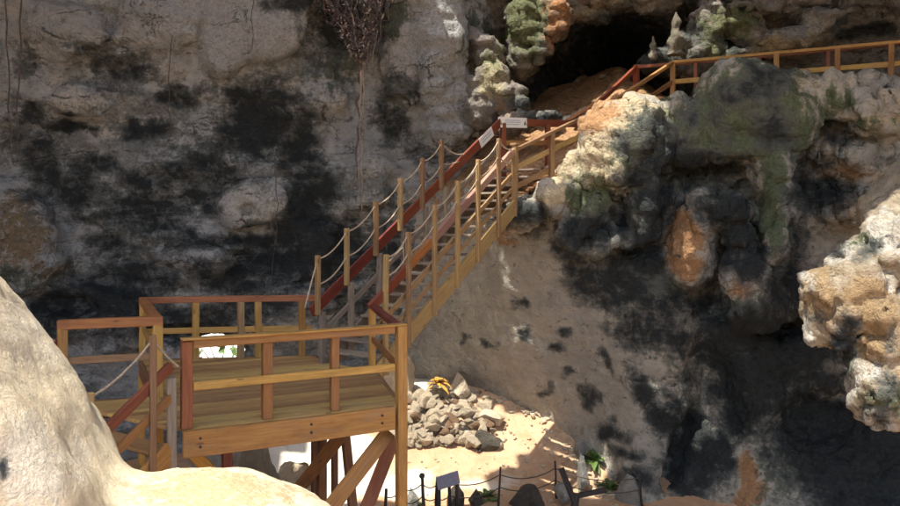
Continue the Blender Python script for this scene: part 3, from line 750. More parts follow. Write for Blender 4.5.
ROOF_Z = 9.6
def roof():
    xs = np.arange(-26, 26.1, 0.3); ys = np.arange(-4.0, 40.1, 0.3)
    X, Y = np.meshgrid(xs, ys, indexing='ij')
    P = np.stack([X.ravel(), Y.ravel(), np.full(X.size, ROOF_Z)], 1).astype(np.float32)
    n = fbm(P, 0.5, 3, 400)
    lit = []
    def aim(p, r):
        t = (ROOF_Z - p[2]) / -TRAVEL.z
        lit.append((p[0] - TRAVEL.x * t, p[1] - TRAVEL.y * t, r))
    for px, py in ((300, 470), (410, 392), (330, 450), (430, 420), (478, 418), (490, 450), (535, 432), (430, 490), (450, 450), (380, 480), (340, 490), (400, 430)):
        d = 6.0 * F / (py - HOR)
        for _ in range(25):
            d = 0.5 * d - 0.5 * float(floor_z((px - 450) / F * d, d)) * F / (py - HOR)
        aim(U(px, py, d), 0.6 if py < 412 or px < 345 or px > 460 else 1.0)
    for p, r in (((1.0, 16.0, 1.2), .45), ((0.5, 15.3, .7), .4), ((2.6, 17, 1.5), .8), ((3.3, 16.4, 2.2), 1.0), (U(545, 188, 17.2), .5),
                 (U(497, 82, 20.5), .8), (U(485, 55, 21), .8), (U(556, 22, 21.4), .45), (U(720, 52, 21.2), .9), (U(690, 55, 21), .7), (U(770, 45, 21), .7), (U(815, 28, 20.6), .9), (U(575, 108, 20.5), .9), (U(595, 104, 22), .9), (U(556, 112, 20.6), .7), (U(545, 40, 21.2), .6), (U(520, 40, 21.6), .5), (U(640, 70, 20), .6),
                 (U(850, 290, 10), .8), (U(870, 380, 9.8), .8), (U(885, 240, 10.3), .8), (U(820, 300, 10), .6),
                 (U(60, 400, 4.6), 1.8), (U(200, 490, 5.3), 1.5), (U(270, 500, 5.3), 1.0), (U(100, 450, 4.8), 1.7), (U(20, 330, 4.8), 2.2), (U(30, 300, 5.4), 2.2), (U(70, 380, 5.4), 2.0)):
        aim(p, r)
    hole = np.zeros(len(P), bool)
    for x, y, r in lit:
        hole |= np.hypot(P[:, 0] - x, P[:, 1] - y) < r * (1 + 0.35 * n)
    hole |= (P[:, 1] > 24 + n) & (P[:, 0] < -5)
    hole |= (P[:, 1] < 2.5 + n) & ((P[:, 0] > -3.5 + n) | (P[:, 0] < -15 + n))
    P[:, 2] += 0.5 * n
    ny = len(ys)
    i, j = np.meshgrid(np.arange(len(xs) - 1), np.arange(ny - 1), indexing='ij')
    a = (i * ny + j).ravel()
    Q = np.stack([a, a + ny, a + ny + 1, a + 1], 1)
    Q = Q[~hole[Q].any(1)]
    used = np.unique(Q); mp = np.full(len(P), -1); mp[used] = np.arange(len(used))
    P, Q = P[used], mp[Q]
    zz = np.zeros(len(P))
    o = rock_object('sun_mask_roof', P, Q, (zz, zz, zz), (zz, zz, zz), ROCK_WALL, kind='structure')  # unseen roof, its holes shaped to drop sunlight on chosen spots
    md = o.modifiers.new('thickness', 'SOLIDIFY'); md.thickness = 0.4; md.offset = 1
roof()

# ------------------------------------------------------------------ timber helpers
def link(o, parent=None):
    COL.objects.link(o)
    if parent: o.parent = parent
    return o
def thing(name, label, cat, loc, group=None):
    o = bpy.data.objects.new(name, None)
    o.empty_display_size = 0.2
    o.location = loc
    o['label'] = label; o['category'] = cat
    if group: o['group'] = group
    return link(o)

def beam(name, parent, p0, p1, w, h, mat, up=(0, 0, 1), bev=0.008, label=None):
    """squared timber from p0 to p1: w across, h along `up`"""
    p0, p1 = Vector(p0), Vector(p1)
    d = p1 - p0
    Ln = d.length
    X = d.normalized(); Zr = Vector(up)
    if abs(X.dot(Zr)) > 0.98: Zr = Vector((0.885, 0.466, 0))
    Y = Zr.cross(X).normalized(); Zr = X.cross(Y)
    bm = bmesh.new()
    bmesh.ops.create_cube(bm, size=1.0)
    for v in bm.verts:
        j = 1 + random.uniform(-0.03, 0.03)
        v.co = Vector((v.co.x * Ln, v.co.y * w * j, v.co.z * h * j))
    bmesh.ops.bevel(bm, geom=bm.edges[:], offset=min(bev, w * .2, h * .2), segments=1, affect='EDGES')
    if Ln > 0.8:                                   # sawn timber is never quite straight
        lg = [e for e in bm.edges if abs(e.verts[0].co.x - e.verts[1].co.x) > Ln * .8]
        bmesh.ops.subdivide_edges(bm, edges=lg, cuts=5)
        ay, az = random.gauss(0, .0035) * Ln, random.gauss(0, .0028) * Ln
        tw = random.gauss(0, .02)
        for v in bm.verts:
            c_ = math.cos(math.pi * v.co.x / Ln); r_ = tw * v.co.x / Ln
            y_, z_ = v.co.y, v.co.z
            v.co.y = y_ - z_ * r_ + ay * c_; v.co.z = z_ + y_ * r_ + az * c_
    me = bpy.data.meshes.new(name); bm.to_mesh(me); bm.free()
    me.materials.append(mat)
    o = bpy.data.objects.new(name, me)
    base = parent.location if parent else Vector()
    o.matrix_world = Matrix.Translation((p0 + p1) / 2 - base) @ Matrix((X, Y, Zr)).transposed().to_4x4()
    if label: o['label'] = label
    return link(o, parent)

def tube_mesh(bm, pts, r0, r1=None, seg=6):
    r1 = r0 if r1 is None else r1
    rings = []
    n = len(pts)
    for i, p in enumerate(pts):
        t = (Vector(pts[min(i + 1, n - 1)]) - Vector(pts[max(i - 1, 0)])).normalized()
        a = t.orthogonal().normalized(); c = t.cross(a)
        r = r0 + (r1 - r0) * i / max(1, n - 1)
        rings.append([bm.verts.new(Vector(p) + (a * math.cos(k * 2 * math.pi / seg) + c * math.sin(k * 2 * math.pi / seg)) * r) for k in range(seg)])
    for A, B in zip(rings, rings[1:]):
        for k in range(seg):
            f = bm.faces.new((A[k], A[(k + 1) % seg], B[(k + 1) % seg], B[k])); f.smooth = True
    bm.faces.new(rings[0][::-1]); bm.faces.new(rings[-1])

def mesh_obj(name, bm, mat, parent=None, label=None):
    bmesh.ops.recalc_face_normals(bm, faces=bm.faces[:])
    me = bpy.data.meshes.new(name); bm.to_mesh(me); bm.free()
    me.materials.append(mat)
    o = bpy.data.objects.new(name, me)
    if label: o['label'] = label
    return link(o, parent)

def rope(parent, p0, p1, sag, r=0.014, mat=None, name='rope'):
    base = parent.location
    pts = []
    for i in range(11):
        t = i / 10
        p = Vector(p0).lerp(Vector(p1), t) - base
        p.z -= sag * 4 * t * (1 - t)
        pts.append(p)
    bm = bmesh.new(); tube_mesh(bm, pts, r)
    return mesh_obj(name, bm, mat or ROPE, parent)

# ------------------------------------------------------------------ lower platform
DZ = -2.43
RAILH = 1.05
A2 = Vector((0.885, 0.466, 0)); N2 = Vector((-0.466, 0.885, 0))
F1 = Vector((-3.10, 9.10, DZ)); F2 = Vector((-0.68, 10.38, DZ))
NR = Vector((-1.28, 12.80, DZ)); NLs = Vector((-2.21, 13.47, DZ))
BR = Vector((-2.45, 14.15, DZ)); BL = Vector((-5.40, 13.70, DZ))
L1 = Vector((-5.20, 10.45, DZ)); L2 = Vector((-4.07, 10.85, DZ))
def up(p, h): return Vector((p[0], p[1], p[2] + h))

def clip_poly(poly, n, lo, hi):
    def half(pts, sgn, lim):
        out = []
        for i, p in enumerate(pts):
            q = pts[(i + 1) % len(pts)]
            a, b = sgn * (n.dot(p) - lim), sgn * (n.dot(q) - lim)
            if a >= 0: out.append(p)
            if a * b < 0: out.append(p.lerp(q, a / (a - b)))
        return out
    r = half(poly, 1, lo)
    return half(r, -1, hi) if len(r) > 2 else []

def deck(parent, poly, n, width, z_top, thick, mat, gap=0.012):
    vals = [n.dot(p) for p in poly]
    w = min(vals)
    n = n.normalized(); ax = Vector((n.y, -n.x, 0))
    while w < max(vals):
        pts = clip_poly(poly, n, w + gap / 2, min(w + width - gap / 2, max(vals)))
        w += width
        if len(pts) < 3: continue
        c = sum(pts, Vector()) / len(pts)
        ext = max(ax.dot(p) for p in pts) - min(ax.dot(p) for p in pts)
        if ext < 0.1: continue
        zt = z_top + random.uniform(-0.004, 0.004)
        bm = bmesh.new()
        t = [bm.verts.new((ax.dot(p - c), n.dot(p - c), 0)) for p in pts]
        b_ = [bm.verts.new((v.co.x, v.co.y, -thick)) for v in t]
        bm.faces.new(t); bm.faces.new(b_[::-1])
        for i in range(len(t)):
            bm.faces.new((t[i], b_[i], b_[(i + 1) % len(t)], t[(i + 1) % len(t)]))
        o = mesh_obj('plank', bm, mat, parent)
        M = Matrix((ax, n, Vector((0, 0, 1)))).transposed().to_4x4()
        o.matrix_world = Matrix.Translation(Vector((c.x, c.y, zt)) - parent.location) @ M

def platform():
    t = thing('timber_platform', 'brown timber viewing platform with railings at the foot of the long staircase', 'platform', (-2.9, 11.6, FLOOR_Z))
    deck(t, [F1, F2, NR, NLs, BR, BL, L2], N2, 0.145, DZ, 0.045, WOOD_DECK)
    deck(t, [L1, F1 + N2 * 0.0, L2], N2, 0.145, DZ, 0.045, WOOD_DECK)
    zj = -0.055
    def fascia(a, b, hgt=0.30, th=0.06, out=0.0, mat=WOOD):
        dirn = (b - a).normalized(); nn = Vector((dirn.y, -dirn.x, 0)) * out
        beam('fascia_beam', t, up(a + nn, -hgt / 2 - 0.002), up(b + nn, -hgt / 2 - 0.002), th, hgt, mat)
    fascia(F1 - A2 * 0.03, F2 - A2 * 0.08, 0.31, 0.07, 0.045)
    fascia(F2 + N2 * 0.10, NR, 0.28, 0.06, 0.04, WOOD_DARK)
    fascia(BR, BL, 0.26, 0.06, 0.04, WOOD_DARK)
    fascia(BL, L2, 0.26, 0.06, 0.04, WOOD_DARK)
    fascia(L2, L1, 0.26, 0.06, 0.04, WOOD_DARK)
    for k in range(5):
        a = F1 + A2 * 0.1 + N2 * (0.5 + 0.75 * k); b = F2 + N2 * (0.5 + 0.75 * k) - A2 * (0.35 + 0.35 * k)
        beam('joist', t, up(a, -0.17), up(b, -0.17), 0.05, 0.22, WOOD_DARK)
    # posts that reach the ground
    def post(p, z0, z1, w=0.12, mat=WOOD, up_=(0.885, 0.466, 0)):
        beam('post', t, (p[0], p[1], z0), (p[0], p[1], z1), w, w, mat, up=up_)
    top = DZ + RAILH
    post(F2 - N2 * 0.02 + A2 * 0.02, FLOOR_Z - 0.05, top - 0.0, 0.13)
    post(F1 + A2 * 0.03 + N2 * 0.06, DZ, top - 0.02, 0.125, WOOD_REDBROWN)
    post(F1 - A2 * 0.14 + N2 * 0.05, FLOOR_Z - 0.05, DZ + 0.62, 0.10, WOOD_GREY)
    gx = FLOOR_Z - 0.05
    post(F1 + A2 * 0.75 + N2 * 1.3, gx, DZ - 0.28, 0.13, WOOD_REDBROWN)
    for p in (F1.lerp(F2, 0.36), F1.lerp(F2, 0.68)):
        post(p + N2 * 0.07, DZ, top - 0.04, 0.12 if p.x < -2 else 0.105)
    post(NR, DZ - 0.3, top + 0.02, 0.10)
    for q in (BL, L2, L1): post(q, gx, top - 0.04, 0.13 if q is not BL else 0.11)
    for f in (0.30, 0.56, 0.66, 0.92): post(BL.lerp(BR, f), DZ - 0.2, top - 0.05, 0.11, WOOD if f != 0.56 else WOOD_PALE)
    post(BR, gx, DZ, 0.13, WOOD_DARK); post(F2 + N2 * 2.3 - A2 * .3, gx, DZ - 0.3, 0.13, WOOD_DARK)
    # rails
    def rail(a, b, hgt, w, h, mat, ext=0.0):
        d = (b - a).normalized() * ext
        beam('rail', t, up(a - d, hgt), up(b + d, hgt), w, h, mat)
    rail(F1 + A2 * 0.10, F2 - A2 * 0.06, RAILH - 0.05, 0.055, 0.105, WOOD)
    beam('rail_cap', t, up(F1 - A2 * 0.04, RAILH + 0.012), up(F2 + A2 * 0.09, RAILH + 0.012), 0.14, 0.025, WOOD)
    rail(F1 + A2 * 0.10, F2 - A2 * 0.06, 0.50, 0.05, 0.10, WOOD)
    rail(F2 + N2 * 0.09, NR - N2 * 0.06, RAILH + 0.0, 0.13, 0.07, WOOD_RED)
    rail(F2 + N2 * 0.09, NR - N2 * 0.06, 0.50, 0.05, 0.10, WOOD)
    rail(L1 - (L2 - L1).normalized() * .06, L2 + (L2 - L1).normalized() * .07, RAILH, 0.13, 0.13, WOOD_REDBROWN)
    rail(L1, L2, 0.56, 0.05, 0.10, WOOD_PALE)
    rail(L2, BL, RAILH + 0.003, 0.13, 0.10, WOOD_REDBROWN, -0.07)
    rail(L2, BL, 0.56, 0.05, 0.10, WOOD, -0.07)
    rail(BL, BR, RAILH, 0.10, 0.11, WOOD_REDBROWN, 0.06)
    rail(BL, BR, 0.50, 0.05, 0.10, WOOD, -0.06)
    # braces under the deck (ends given along the front edge, then down)
    def brace(pa, pb, w, h, mat): beam('brace', t, pa, pb, w, h, mat, up=(0.1, -1, 0.2))
    brace(U(389, 432, 10.55), U(318, 524, 9.4), 0.20, 0.06, WOOD)
    brace(U(342, 434, 11.4), U(290, 500, 12.6), 0.20, 0.06, WOOD_DARK)
    brace(U(394, 438, 11.2), U(362, 520, 10.6), 0.19, 0.07, WOOD_REDBROWN)
    beam('post', t, U(345, 432, 11.8), U(356, 540, 11.4), 0.12, 0.12, WOOD_DARK, up=(0.885, 0.466, 0))
    beam('post', t, (U(335, 432, 13.2).x, 13.2, DZ - .2), (U(335, 432, 13.2).x, 13.2, gx), 0.10, 0.10, WOOD_DARK, up=(0.885, 0.466, 0))
    brace(U(192, 452, 9.6), U(236, 500, 10.6), 0.16, 0.05, WOOD)
    # bolt heads on the front beam
    for f in (0.06, 0.55, 0.90):
        for dz in (-0.10, -0.20):
            bm = bmesh.new()
            bmesh.ops.create_cone(bm, cap_ends=True, segments=10, radius1=0.018, radius2=0.014, depth=0.03, matrix=Matrix.Rotation(math.pi / 2, 4, 'X'))
            o = mesh_obj('bolt', bm, WOOD_BLACK, t)
            q = F1.lerp(F2, f) - N2 * 0.085
            o.location = Vector((q.x, q.y, DZ + dz)) - t.location
            o.rotation_euler = (0, 0, math.atan2(A2.y, A2.x))
platform()

# ------------------------------------------------------------------ short flight down from the platform
def lower_steps():
    t = thing('lower_steps', 'short timber steps with rope rail going down behind the boulder', 'stairs', (-4.6, 8.6, FLOOR_Z))
    D = Vector((-0.58, -0.81, 0)); k = -0.70
    near0 = Vector((-3.24, 9.06, DZ)); far0 = L1 + D * 0.05
    for i in range(7):
        s = 0.16 + 0.28 * i
        a = near0 + D * s; b = far0 + D * s
        z = DZ - 0.19 * (i + 1)
        beam('tread', t, (a.x, a.y, z), (b.x, b.y, z), 0.30, 0.045, WOOD_DECK)
        beam('riser', t, (a.x + .07, a.y + .11, z - .095), (b.x + .07, b.y + .11, z - .095), 0.03, 0.13, WOOD_DARK)
    for q, off in ((near0, 0.76), (far0, 0.82)):
        e = q + D * 2.0
        beam('stringer', t, up(q, -0.22), (e.x, e.y, DZ + k * 2.0 - 0.22), 0.05, 0.26, WOOD)
        beam('handrail', t, up(q, off), (e.x, e.y, DZ + off + k * 2.0), 0.06, 0.12, WOOD_RED if off > .8 else WOOD_REDBROWN)
        beam('mid_rail', t, up(q, off - 0.36), (e.x, e.y, DZ + off - 0.36 + k * 2.0), 0.05, 0.10, WOOD)
        tops = []
        for s in ((0.30, 1.04, 1.8) if off < .8 else (0.30, 1.1, 1.9)):
            p = q + D * s + Vector((0.05, 0, 0))
            zt = DZ + k * s + (1.36 if off < .8 else 1.28)
            beam('rope_post', t, (p.x, p.y, DZ + k * s - 0.22), (p.x, p.y, zt), 0.075, 0.075, WOOD_PALE, up=(0.885, 0.466, 0))
            tops.append(Vector((p.x, p.y, zt - 0.05)))
        st = F1 + Vector((-0.04, 0, .72)) if off < .8 else L1 + Vector((0, 0, .8))
        rope(t, st, tops[0], 0.03)
        for a, b in zip(tops, tops[1:]): rope(t, a, b, 0.07)
lower_steps()

# ------------------------------------------------------------------ the long staircase
SD = Vector((0.5824, 0.813, 0)); SW = Vector((-0.813, 0.582, 0)); SK = 0.637; SWID = 1.15
def sp(s, side, h=0.0):
    p = NR + SD * s + (SW * SWID if side else Vector())
    return Vector((p.x, p.y, DZ + SK * s + h))
def staircase():
    t = thing('staircase', 'long straight timber staircase with red handrails and rope climbing to the upper ledge', 'staircase', (0.1, 14.9, FLOOR_Z))
    n = 20
    for i in range(1, n + 1):
        s = i * 0.283
        a = sp(s - 0.06, 0); b = sp(s - 0.06, 1)
        z = DZ + 0.180 * i
        w = (b - a).normalized()
        if i <= 16:
            a2 = a + w * 0.03
        else:
            a2 = a + w * 0.05
        b2 = b - w * 0.03
        beam('tread', t, (a2.x, a2.y, z), (b2.x, b2.y, z), 0.28, 0.045, WOOD_GREY)
    beam('stringer', t, sp(-0.05, 0, -0.15), sp(4.60, 0, -0.15), 0.06, 0.30, WOOD_PALE)
    beam('stringer', t, sp(-0.05, 1, -0.15), sp(5.85, 1, -0.15), 0.06, 0.30, WOOD_GREY)
    # handrails in board lengths, the upper right ones with sunlight in their colour
    for a, b, m in ((-0.05, 0.95, WOOD_RED), (0.95, 1.60, WOOD_REDBROWN), (1.60, 3.03, WOOD_SUNLIT), (3.03, 4.50, WOOD_SUNLIT)):
        beam('handrail', t, sp(a, 0, RAILH) - SW * 0.0, sp(b, 0, RAILH), 0.09, 0.15, m)
    for a, b in ((-0.25, 2.05), (2.05, 4.0), (4.0, 5.83)):
        beam('handrail', t, sp(a, 1, RAILH), sp(b, 1, RAILH), 0.06, 0.20, WOOD_RED)
    for side, e in ((0, 4.5), (1, 5.8)):
        beam('mid_rail', t, sp(0.0, side, 0.55) + SW * (0.05 if side == 0 else -0.05), sp(e, side, 0.55) + SW * (0.05 if side == 0 else -0.05), 0.04, 0.10, WOOD_PALE if side == 0 else WOOD_GREY)
    beam('mid_rail', t, sp(0.0, 0, 0.25) + SW * 0.05, sp(4.5, 0, 0.25) + SW * 0.05, 0.035, 0.08, WOOD_PALE)
    prev = None
    for s in (0.28, 0.86, 1.63, 2.35, 3.05, 3.80):
        o = sp(s, 0) - SW * 0.07
        beam('rope_post', t, up(o, -0.30), up(o, RAILH + 0.66), 0.075, 0.085, WOOD_PALE, up=SD)
        tp = up(o, RAILH + 0.62); lo = up(o, RAILH + 0.30)
        if prev:
            rope(t, prev[0], tp, 0.10); rope(t, prev[1], lo, 0.08)
        prev = (tp, lo)
    nw = sp(4.55, 0)
    beam('newel_post', t, up(nw, -0.35), up(nw, RAILH + 0.10), 0.11, 0.11, WOOD_PALE, up=SD)
    beam('newel_cap', t, up(nw, RAILH + 0.10), up(nw, RAILH + 0.15), 0.15, 0.15, WOOD_PALE, up=SD)
    rope(t, prev[0], up(nw, RAILH + 0.05), 0.10); rope(t, prev[1], up(nw, RAILH - 0.25), 0.08)
    prev = None
    for s in (-0.17, 0.55, 1.33, 2.05, 2.75, 3.40):
        o = sp(s, 1) + SW * -0.07
        beam('rope_post', t, up(o, RAILH - 0.10), up(o, RAILH + 0.92), 0.085, 0.075, WOOD_PALE, up=SD)
        q = sp(s, 1) + SD * 0.10 - SW * 0.08
        beam('baluster', t, up(q, -0.28), up(q, RAILH - 0.05), 0.09, 0.09, WOOD_GREY, up=SD)
        tp = up(o, RAILH + 0.86); lo = up(o, RAILH + 0.42)
        if prev:
            rope(t, prev[0], tp, 0.10); rope(t, prev[1], lo, 0.10)
        else:
            rope(t, up(o - SD * 0.3, RAILH + 0.05), tp, 0.0)
        prev = (tp, lo)
    e = sp(4.35, 1)
    rope(t, prev[0], up(e, RAILH + 0.1), 0.10); rope(t, prev[1], up(e, RAILH), 0.05)
staircase()

# ------------------------------------------------------------------ upper flights and walkway
def upper_stairs():
    t = thing('upper_flight', 'short timber flight turning along the mossy ledge above the long staircase', 'stairs', (2.4, 17.6, 0.0))
    a = sp(4.60, 0); a.z = DZ + SK * 4.6 - 0.02
    b = Vector((3.43, 18.2, 1.50))
    d = (b - a)
    n = Vector((-d.y, d.x, 0)).normalized()
    for f in (0.0, 0.42, 0.97):
        p = a.lerp(b, f)
        if f: beam('post', t, up(p, -0.45), up(p, RAILH + (0.0 if f < .9 else .05)), 0.11, 0.11, WOOD_PALE, up=d)
    beam('rail', t, up(a, RAILH + 0.01), up(b, RAILH + 0.05), 0.12, 0.07, WOOD_PALE)
    for h in (0.66, 0.26): beam('mid_rail', t, up(a, h) + n * .04, up(b, h) + n * .04, 0.04, 0.12, WOOD_PALE)
    m = 17
    for i in range(m):
        p = a.lerp(b, (i + .5) / m)
        beam('plank', t, p + n * 0.08, p + n * 1.2, d.length / m - .01, 0.045, WOOD_DARK)
    for o, m in ((0.05, WOOD), (1.18, WOOD_DARK)):
        beam('stringer', t, up(a, -0.22) + n * o, up(b, -0.22) + n * o, 0.05, 0.26, m)
    # rail at the turn with the sign
    c = sp(5.85, 1, RAILH); e = U(600, 124, 19.9)
    beam('rail', t, c, e, 0.06, 0.17, WOOD_REDBROWN)
    beam('mid_rail', t, up(c, -.5), up(e, -.5), 0.05, 0.12, WOOD)
    for f in (0.02, 0.45, 0.95):
        p = c.lerp(e, f); beam('post', t, up(p, -1.3), up(p, -0.03), 0.11, 0.11, WOOD_REDBROWN, up=(0.885, .466, 0))
    return c, e
RC, RE = upper_stairs()

def walkway():
    t = thing('walkway', 'level timber walkway with brown railing running along the top of the rocks', 'walkway', (7.0, 19.2, 3.0))
    a = Vector((3.43, 18.2, 2.58)); b = Vector((5.72, 20.0, 4.10)); c = Vector((11.4, 17.25, 4.12))
    ab = b - a; bc = c - b
    beam('handrail', t, a, b, 0.12, 0.08, WOOD)
    beam('mid_rail', t, up(a, -.5), up(b, -.5), 0.05, 0.11, WOOD)
    beam('rail', t, b, c, 0.13, 0.075, WOOD)
    beam('mid_rail', t, up(b, -.5), up(c, -.5), 0.05, 0.12, WOOD)
    for f in (0.0, 0.21, 0.39, 0.60, 0.775, 0.985):
        p = b.lerp(c, f); beam('post', t, up(p, -1.2), up(p, -0.03), 0.11, 0.12, WOOD, up=bc)
    beam('post', t, up(a.lerp(b, .45), -1.1), up(a.lerp(b, .45), -.03), 0.10, 0.10, WOOD, up=ab)
    # far side
    a2 = U(600, 101, 19.2); b2 = U(636, 67, 20.9); c2 = b2 + bc * 0.98
    beam('handrail', t, a2, b2, 0.10, 0.11, WOOD_RED)
    beam('handrail', t, U(560, 124, 18.9) + Vector((0, .6, 0)), a2, 0.10, 0.09, WOOD_REDBROWN)
    beam('post', t, up(b2, -1.1), up(b2, .06), 0.13, 0.13, WOOD_RED, up=ab)
    beam('rail', t, b2, c2, 0.10, 0.08, WOOD_RED)
    for f in (.25, .5, .75): beam('post', t, up(b2.lerp(c2, f), -1.1), up(b2.lerp(c2, f), -.03), 0.10, 0.10, WOOD_RED, up=bc)
    for i in range(8):
        f = (i + .6) / 8
        p = up(a.lerp(b, f), -1.05); q = p + Vector((-0.6, 0.85, 0)) * 1.1
        beam('tread', t, p, q, 0.30, 0.05, WOOD_DECK)
    u = bc.normalized(); n = Vector((-u.y, u.x, 0))
    if n.y < 0: n = -n
    m = int(bc.length / 0.15)
    for i in range(m):
        p = b + u * (0.15 * i + .07) + Vector((0, 0, -1.07))
        beam('plank', t, p - n * .06, p + n * 1.2, 0.14, 0.04, WOOD_DECK)
    for o in (0.0, 1.1):
        beam('stringer', t, up(b, -1.2) + n * o, up(c, -1.2) + n * o, 0.20, 0.06, WOOD)
walkway()

def sign_board(label, c, u, v, w, h, marks):
    """white board: u along, v up; printed marks lie on its face"""
    u = u.normalized(); nrm = u.cross(v).normalized(); v = nrm.cross(u)
    if nrm.y > 0: nrm = -nrm
    t = thing('warning_sign', label, 'sign', c, 'warning signs on the railing')
    beam('board', t, c - u * w / 2, c + u * w / 2, 0.012, h, SIGN_WHITE, up=v, bev=.003)
    def flat(name, pts, mat):
        bm = bmesh.new()
        f = bm.faces.new([bm.verts.new(u * x + v * y + nrm * 0.0075) for x, y in pts])
        r = bmesh.ops.extrude_face_region(bm, geom=[f])
        for g in r['geom']:
            if isinstance(g, bmesh.types.BMVert): g.co += nrm * 0.003
        mesh_obj(name, bm, mat, t)
    if marks:
        for s in (-1, 1):
            x = s * w * 0.43
            flat('warning_triangle', [(x - .05, -.055), (x + .05, -.055), (x, .06)], SIGN_DARK)
        for y, l in ((.05, .52), (.005, .56), (-.045, .44)):
            x = -l * w / 2
            while x < l * w / 2:
                k = random.uniform(.03, .07)
                flat('text_stroke', [(x, y - .009), (min(x + k, l * w / 2), y - .009), (min(x + k, l * w / 2), y + .009), (x, y + .009)], SIGN_TEXT)
                x += k + .015
    else:
        for y in (.04, -.02):
            flat('text_stroke', [(-.22, y - .008), (.22, y - .008), (.22, y + .008), (-.22, y + .008)], SIGN_TEXT)
uv = (RE - RC).normalized()
sign_board('white sign with two warning triangles fixed to the level red rail', RC + uv * 0.34 + Vector((0.0, -0.055, -0.02)), uv, Vector((0, 0, 1)), 0.84, 0.24, True)
sign_board('plain white sign tilted along the sloping red handrail', sp(5.15, 1, RAILH + 0.02) - SW * 0.05, SD + Vector((0, 0, SK)), Vector((0, 0, 1)), 0.62, 0.22, False)

# ------------------------------------------------------------------ rocks on the cave floor
def stone_mesh(name, r, seed, mat, sub=3, rough=0.35, sx=(1, 1, 1)):
    bm = bmesh.new()
    bmesh.ops.create_icosphere(bm, subdivisions=sub, radius=1.0)
    P = np.array([v.co[:] for v in bm.verts], np.float32)
    rs = np.random.default_rng(seed)
    for _ in range(11):                                  # chop flat facets
        n = rs.normal(size=3); n /= np.linalg.norm(n)
        lim = rs.uniform(0.35, 0.75)
        d = P @ n - lim
        P -= np.outer(np.clip(d, 0, None) * 0.97, n)
    P *= (1 + rough * 0.35 * fbm(P, 1.4, 3, seed * 1.37))[:, None]
    P *= np.array(sx) * r
    for v, p in zip(bm.verts, P): v.co = p
    for f in bm.faces: f.smooth = False
    me = bpy.data.meshes.new(name); bm.to_mesh(me); bm.free()
    me.materials.append(mat)
    return me
def gz(x, y): return float(floor_z(x, y))
def on_floor(px, py):
    d = 20.0
    for _ in range(30): d = 0.5 * d - 0.5 * gz((px - 450) / F * d, d) * F / (py - HOR)
    return U(px, py, d)

def rubble():
    c = on_floor(435, 432)
    t = thing('rubble_pile', 'heap of pale broken stones on the sunlit cave floor', 'rubble', c)
    protos = [stone_mesh('stone', 1.0, 40 + i, STONE if i != 2 else STONE_BROWN, 3, 0.5, (random.uniform(.8, 1.3), random.uniform(.7, 1.1), random.uniform(.55, .9))) for i in range(8)]
    rs = random.Random(5)
    for i in range(420):
        px = rs.gauss(432, 33); py = rs.uniform(392, 448)
        if px > 505 or px < 392: continue
        p = on_floor(px, py)
        k = max(0, 1 - abs(px - 428) / 60) * max(0, 1 - abs(py - 424) / 34)
        r = rs.choice((.07, .09, .12, .15, .24)) * rs.uniform(.8, 1.25) + .06 * k * rs.random()
        o = bpy.data.objects.new('stone', protos[i % 8])
        o.scale = (r,) * 3
        o.rotation_euler = (rs.uniform(-.6, .6), rs.uniform(-.6, .6), rs.uniform(0, 6.3))
        o.location = p - c + Vector((0, 0, r * .25 + k * rs.uniform(0, .42)))
        link(o, t)
rubble()

def lone_rock(label, px, py, r, seed, mat, sx, rotz=0, name='rock', lift=.5, group=None):
    o = bpy.data.objects.new(name, stone_mesh(name, r, seed, mat, 4, .7, sx))
    o.location = on_floor(px, py) + Vector((0, 0, r * sx[2] * lift)); o.rotation_euler = (0, 0, rotz)
    o['label'] = label; o['category'] = 'rock'
    if group: o['group'] = group
    return link(o)
lone_rock('dark jagged rock on the orange soil just past the rubble', 484, 446, .36, 61, STONE_DARK, (1.2, .8, .75))
lone_rock('small brown rock on the orange soil behind the dark jagged rock', 490, 424, .36, 62, STONE, (1, .8, .9))
lone_rock('pale block standing against the wall foot behind the rubble', 399, 392, .75, 63, STONE, (1.1, .9, 1.1))
lone_rock('pointed pale rock at the foot of the slanted wall', 459, 396, .55, 64, STONE, (.8, .8, .9))
lone_rock('dark boulder lying in front of the rope fence', 527, 508, .42, 65, STONE_DARK, (1.2, .9, .8))
lone_rock('round grey rock beside the black crossed timbers', 566, 503, .28, 66, STONE_PALE, (1, .9, 1))
lone_rock('pale standing stone by the green plant at the wall foot', 583, 492, .34, 67, STONE_PALE, (.75, .75, 1.6))
lone_rock('round pale stone resting at the foot of the slanted wall', 580, 455, .22, 68, STONE_PALE, (1, 1, 1))
lone_rock('tilted pale slab lying below the slanted wall', 628, 502, .45, 69, STONE_PALE, (.45, .8, 1.2), .6)
lone_rock('dark upright stone under the grey board', 457, 508, .34, 70, STONE_DARK, (.8, .6, 1.3))
lone_rock('small dark stone stump between the board and the tall fence post', 476, 507, .26, 71, STONE_DARK, (.9, .8, 1.15))
lone_rock('small pale stump near the platform corner post', 412, 506, .26, 72, STONE_PALE, (.8, .7, 1.2))
lone_rock('brownish boulder below the platform beside the diagonal brace', 300, 505, .9, 73, STONE, (.8, .8, 1.0))

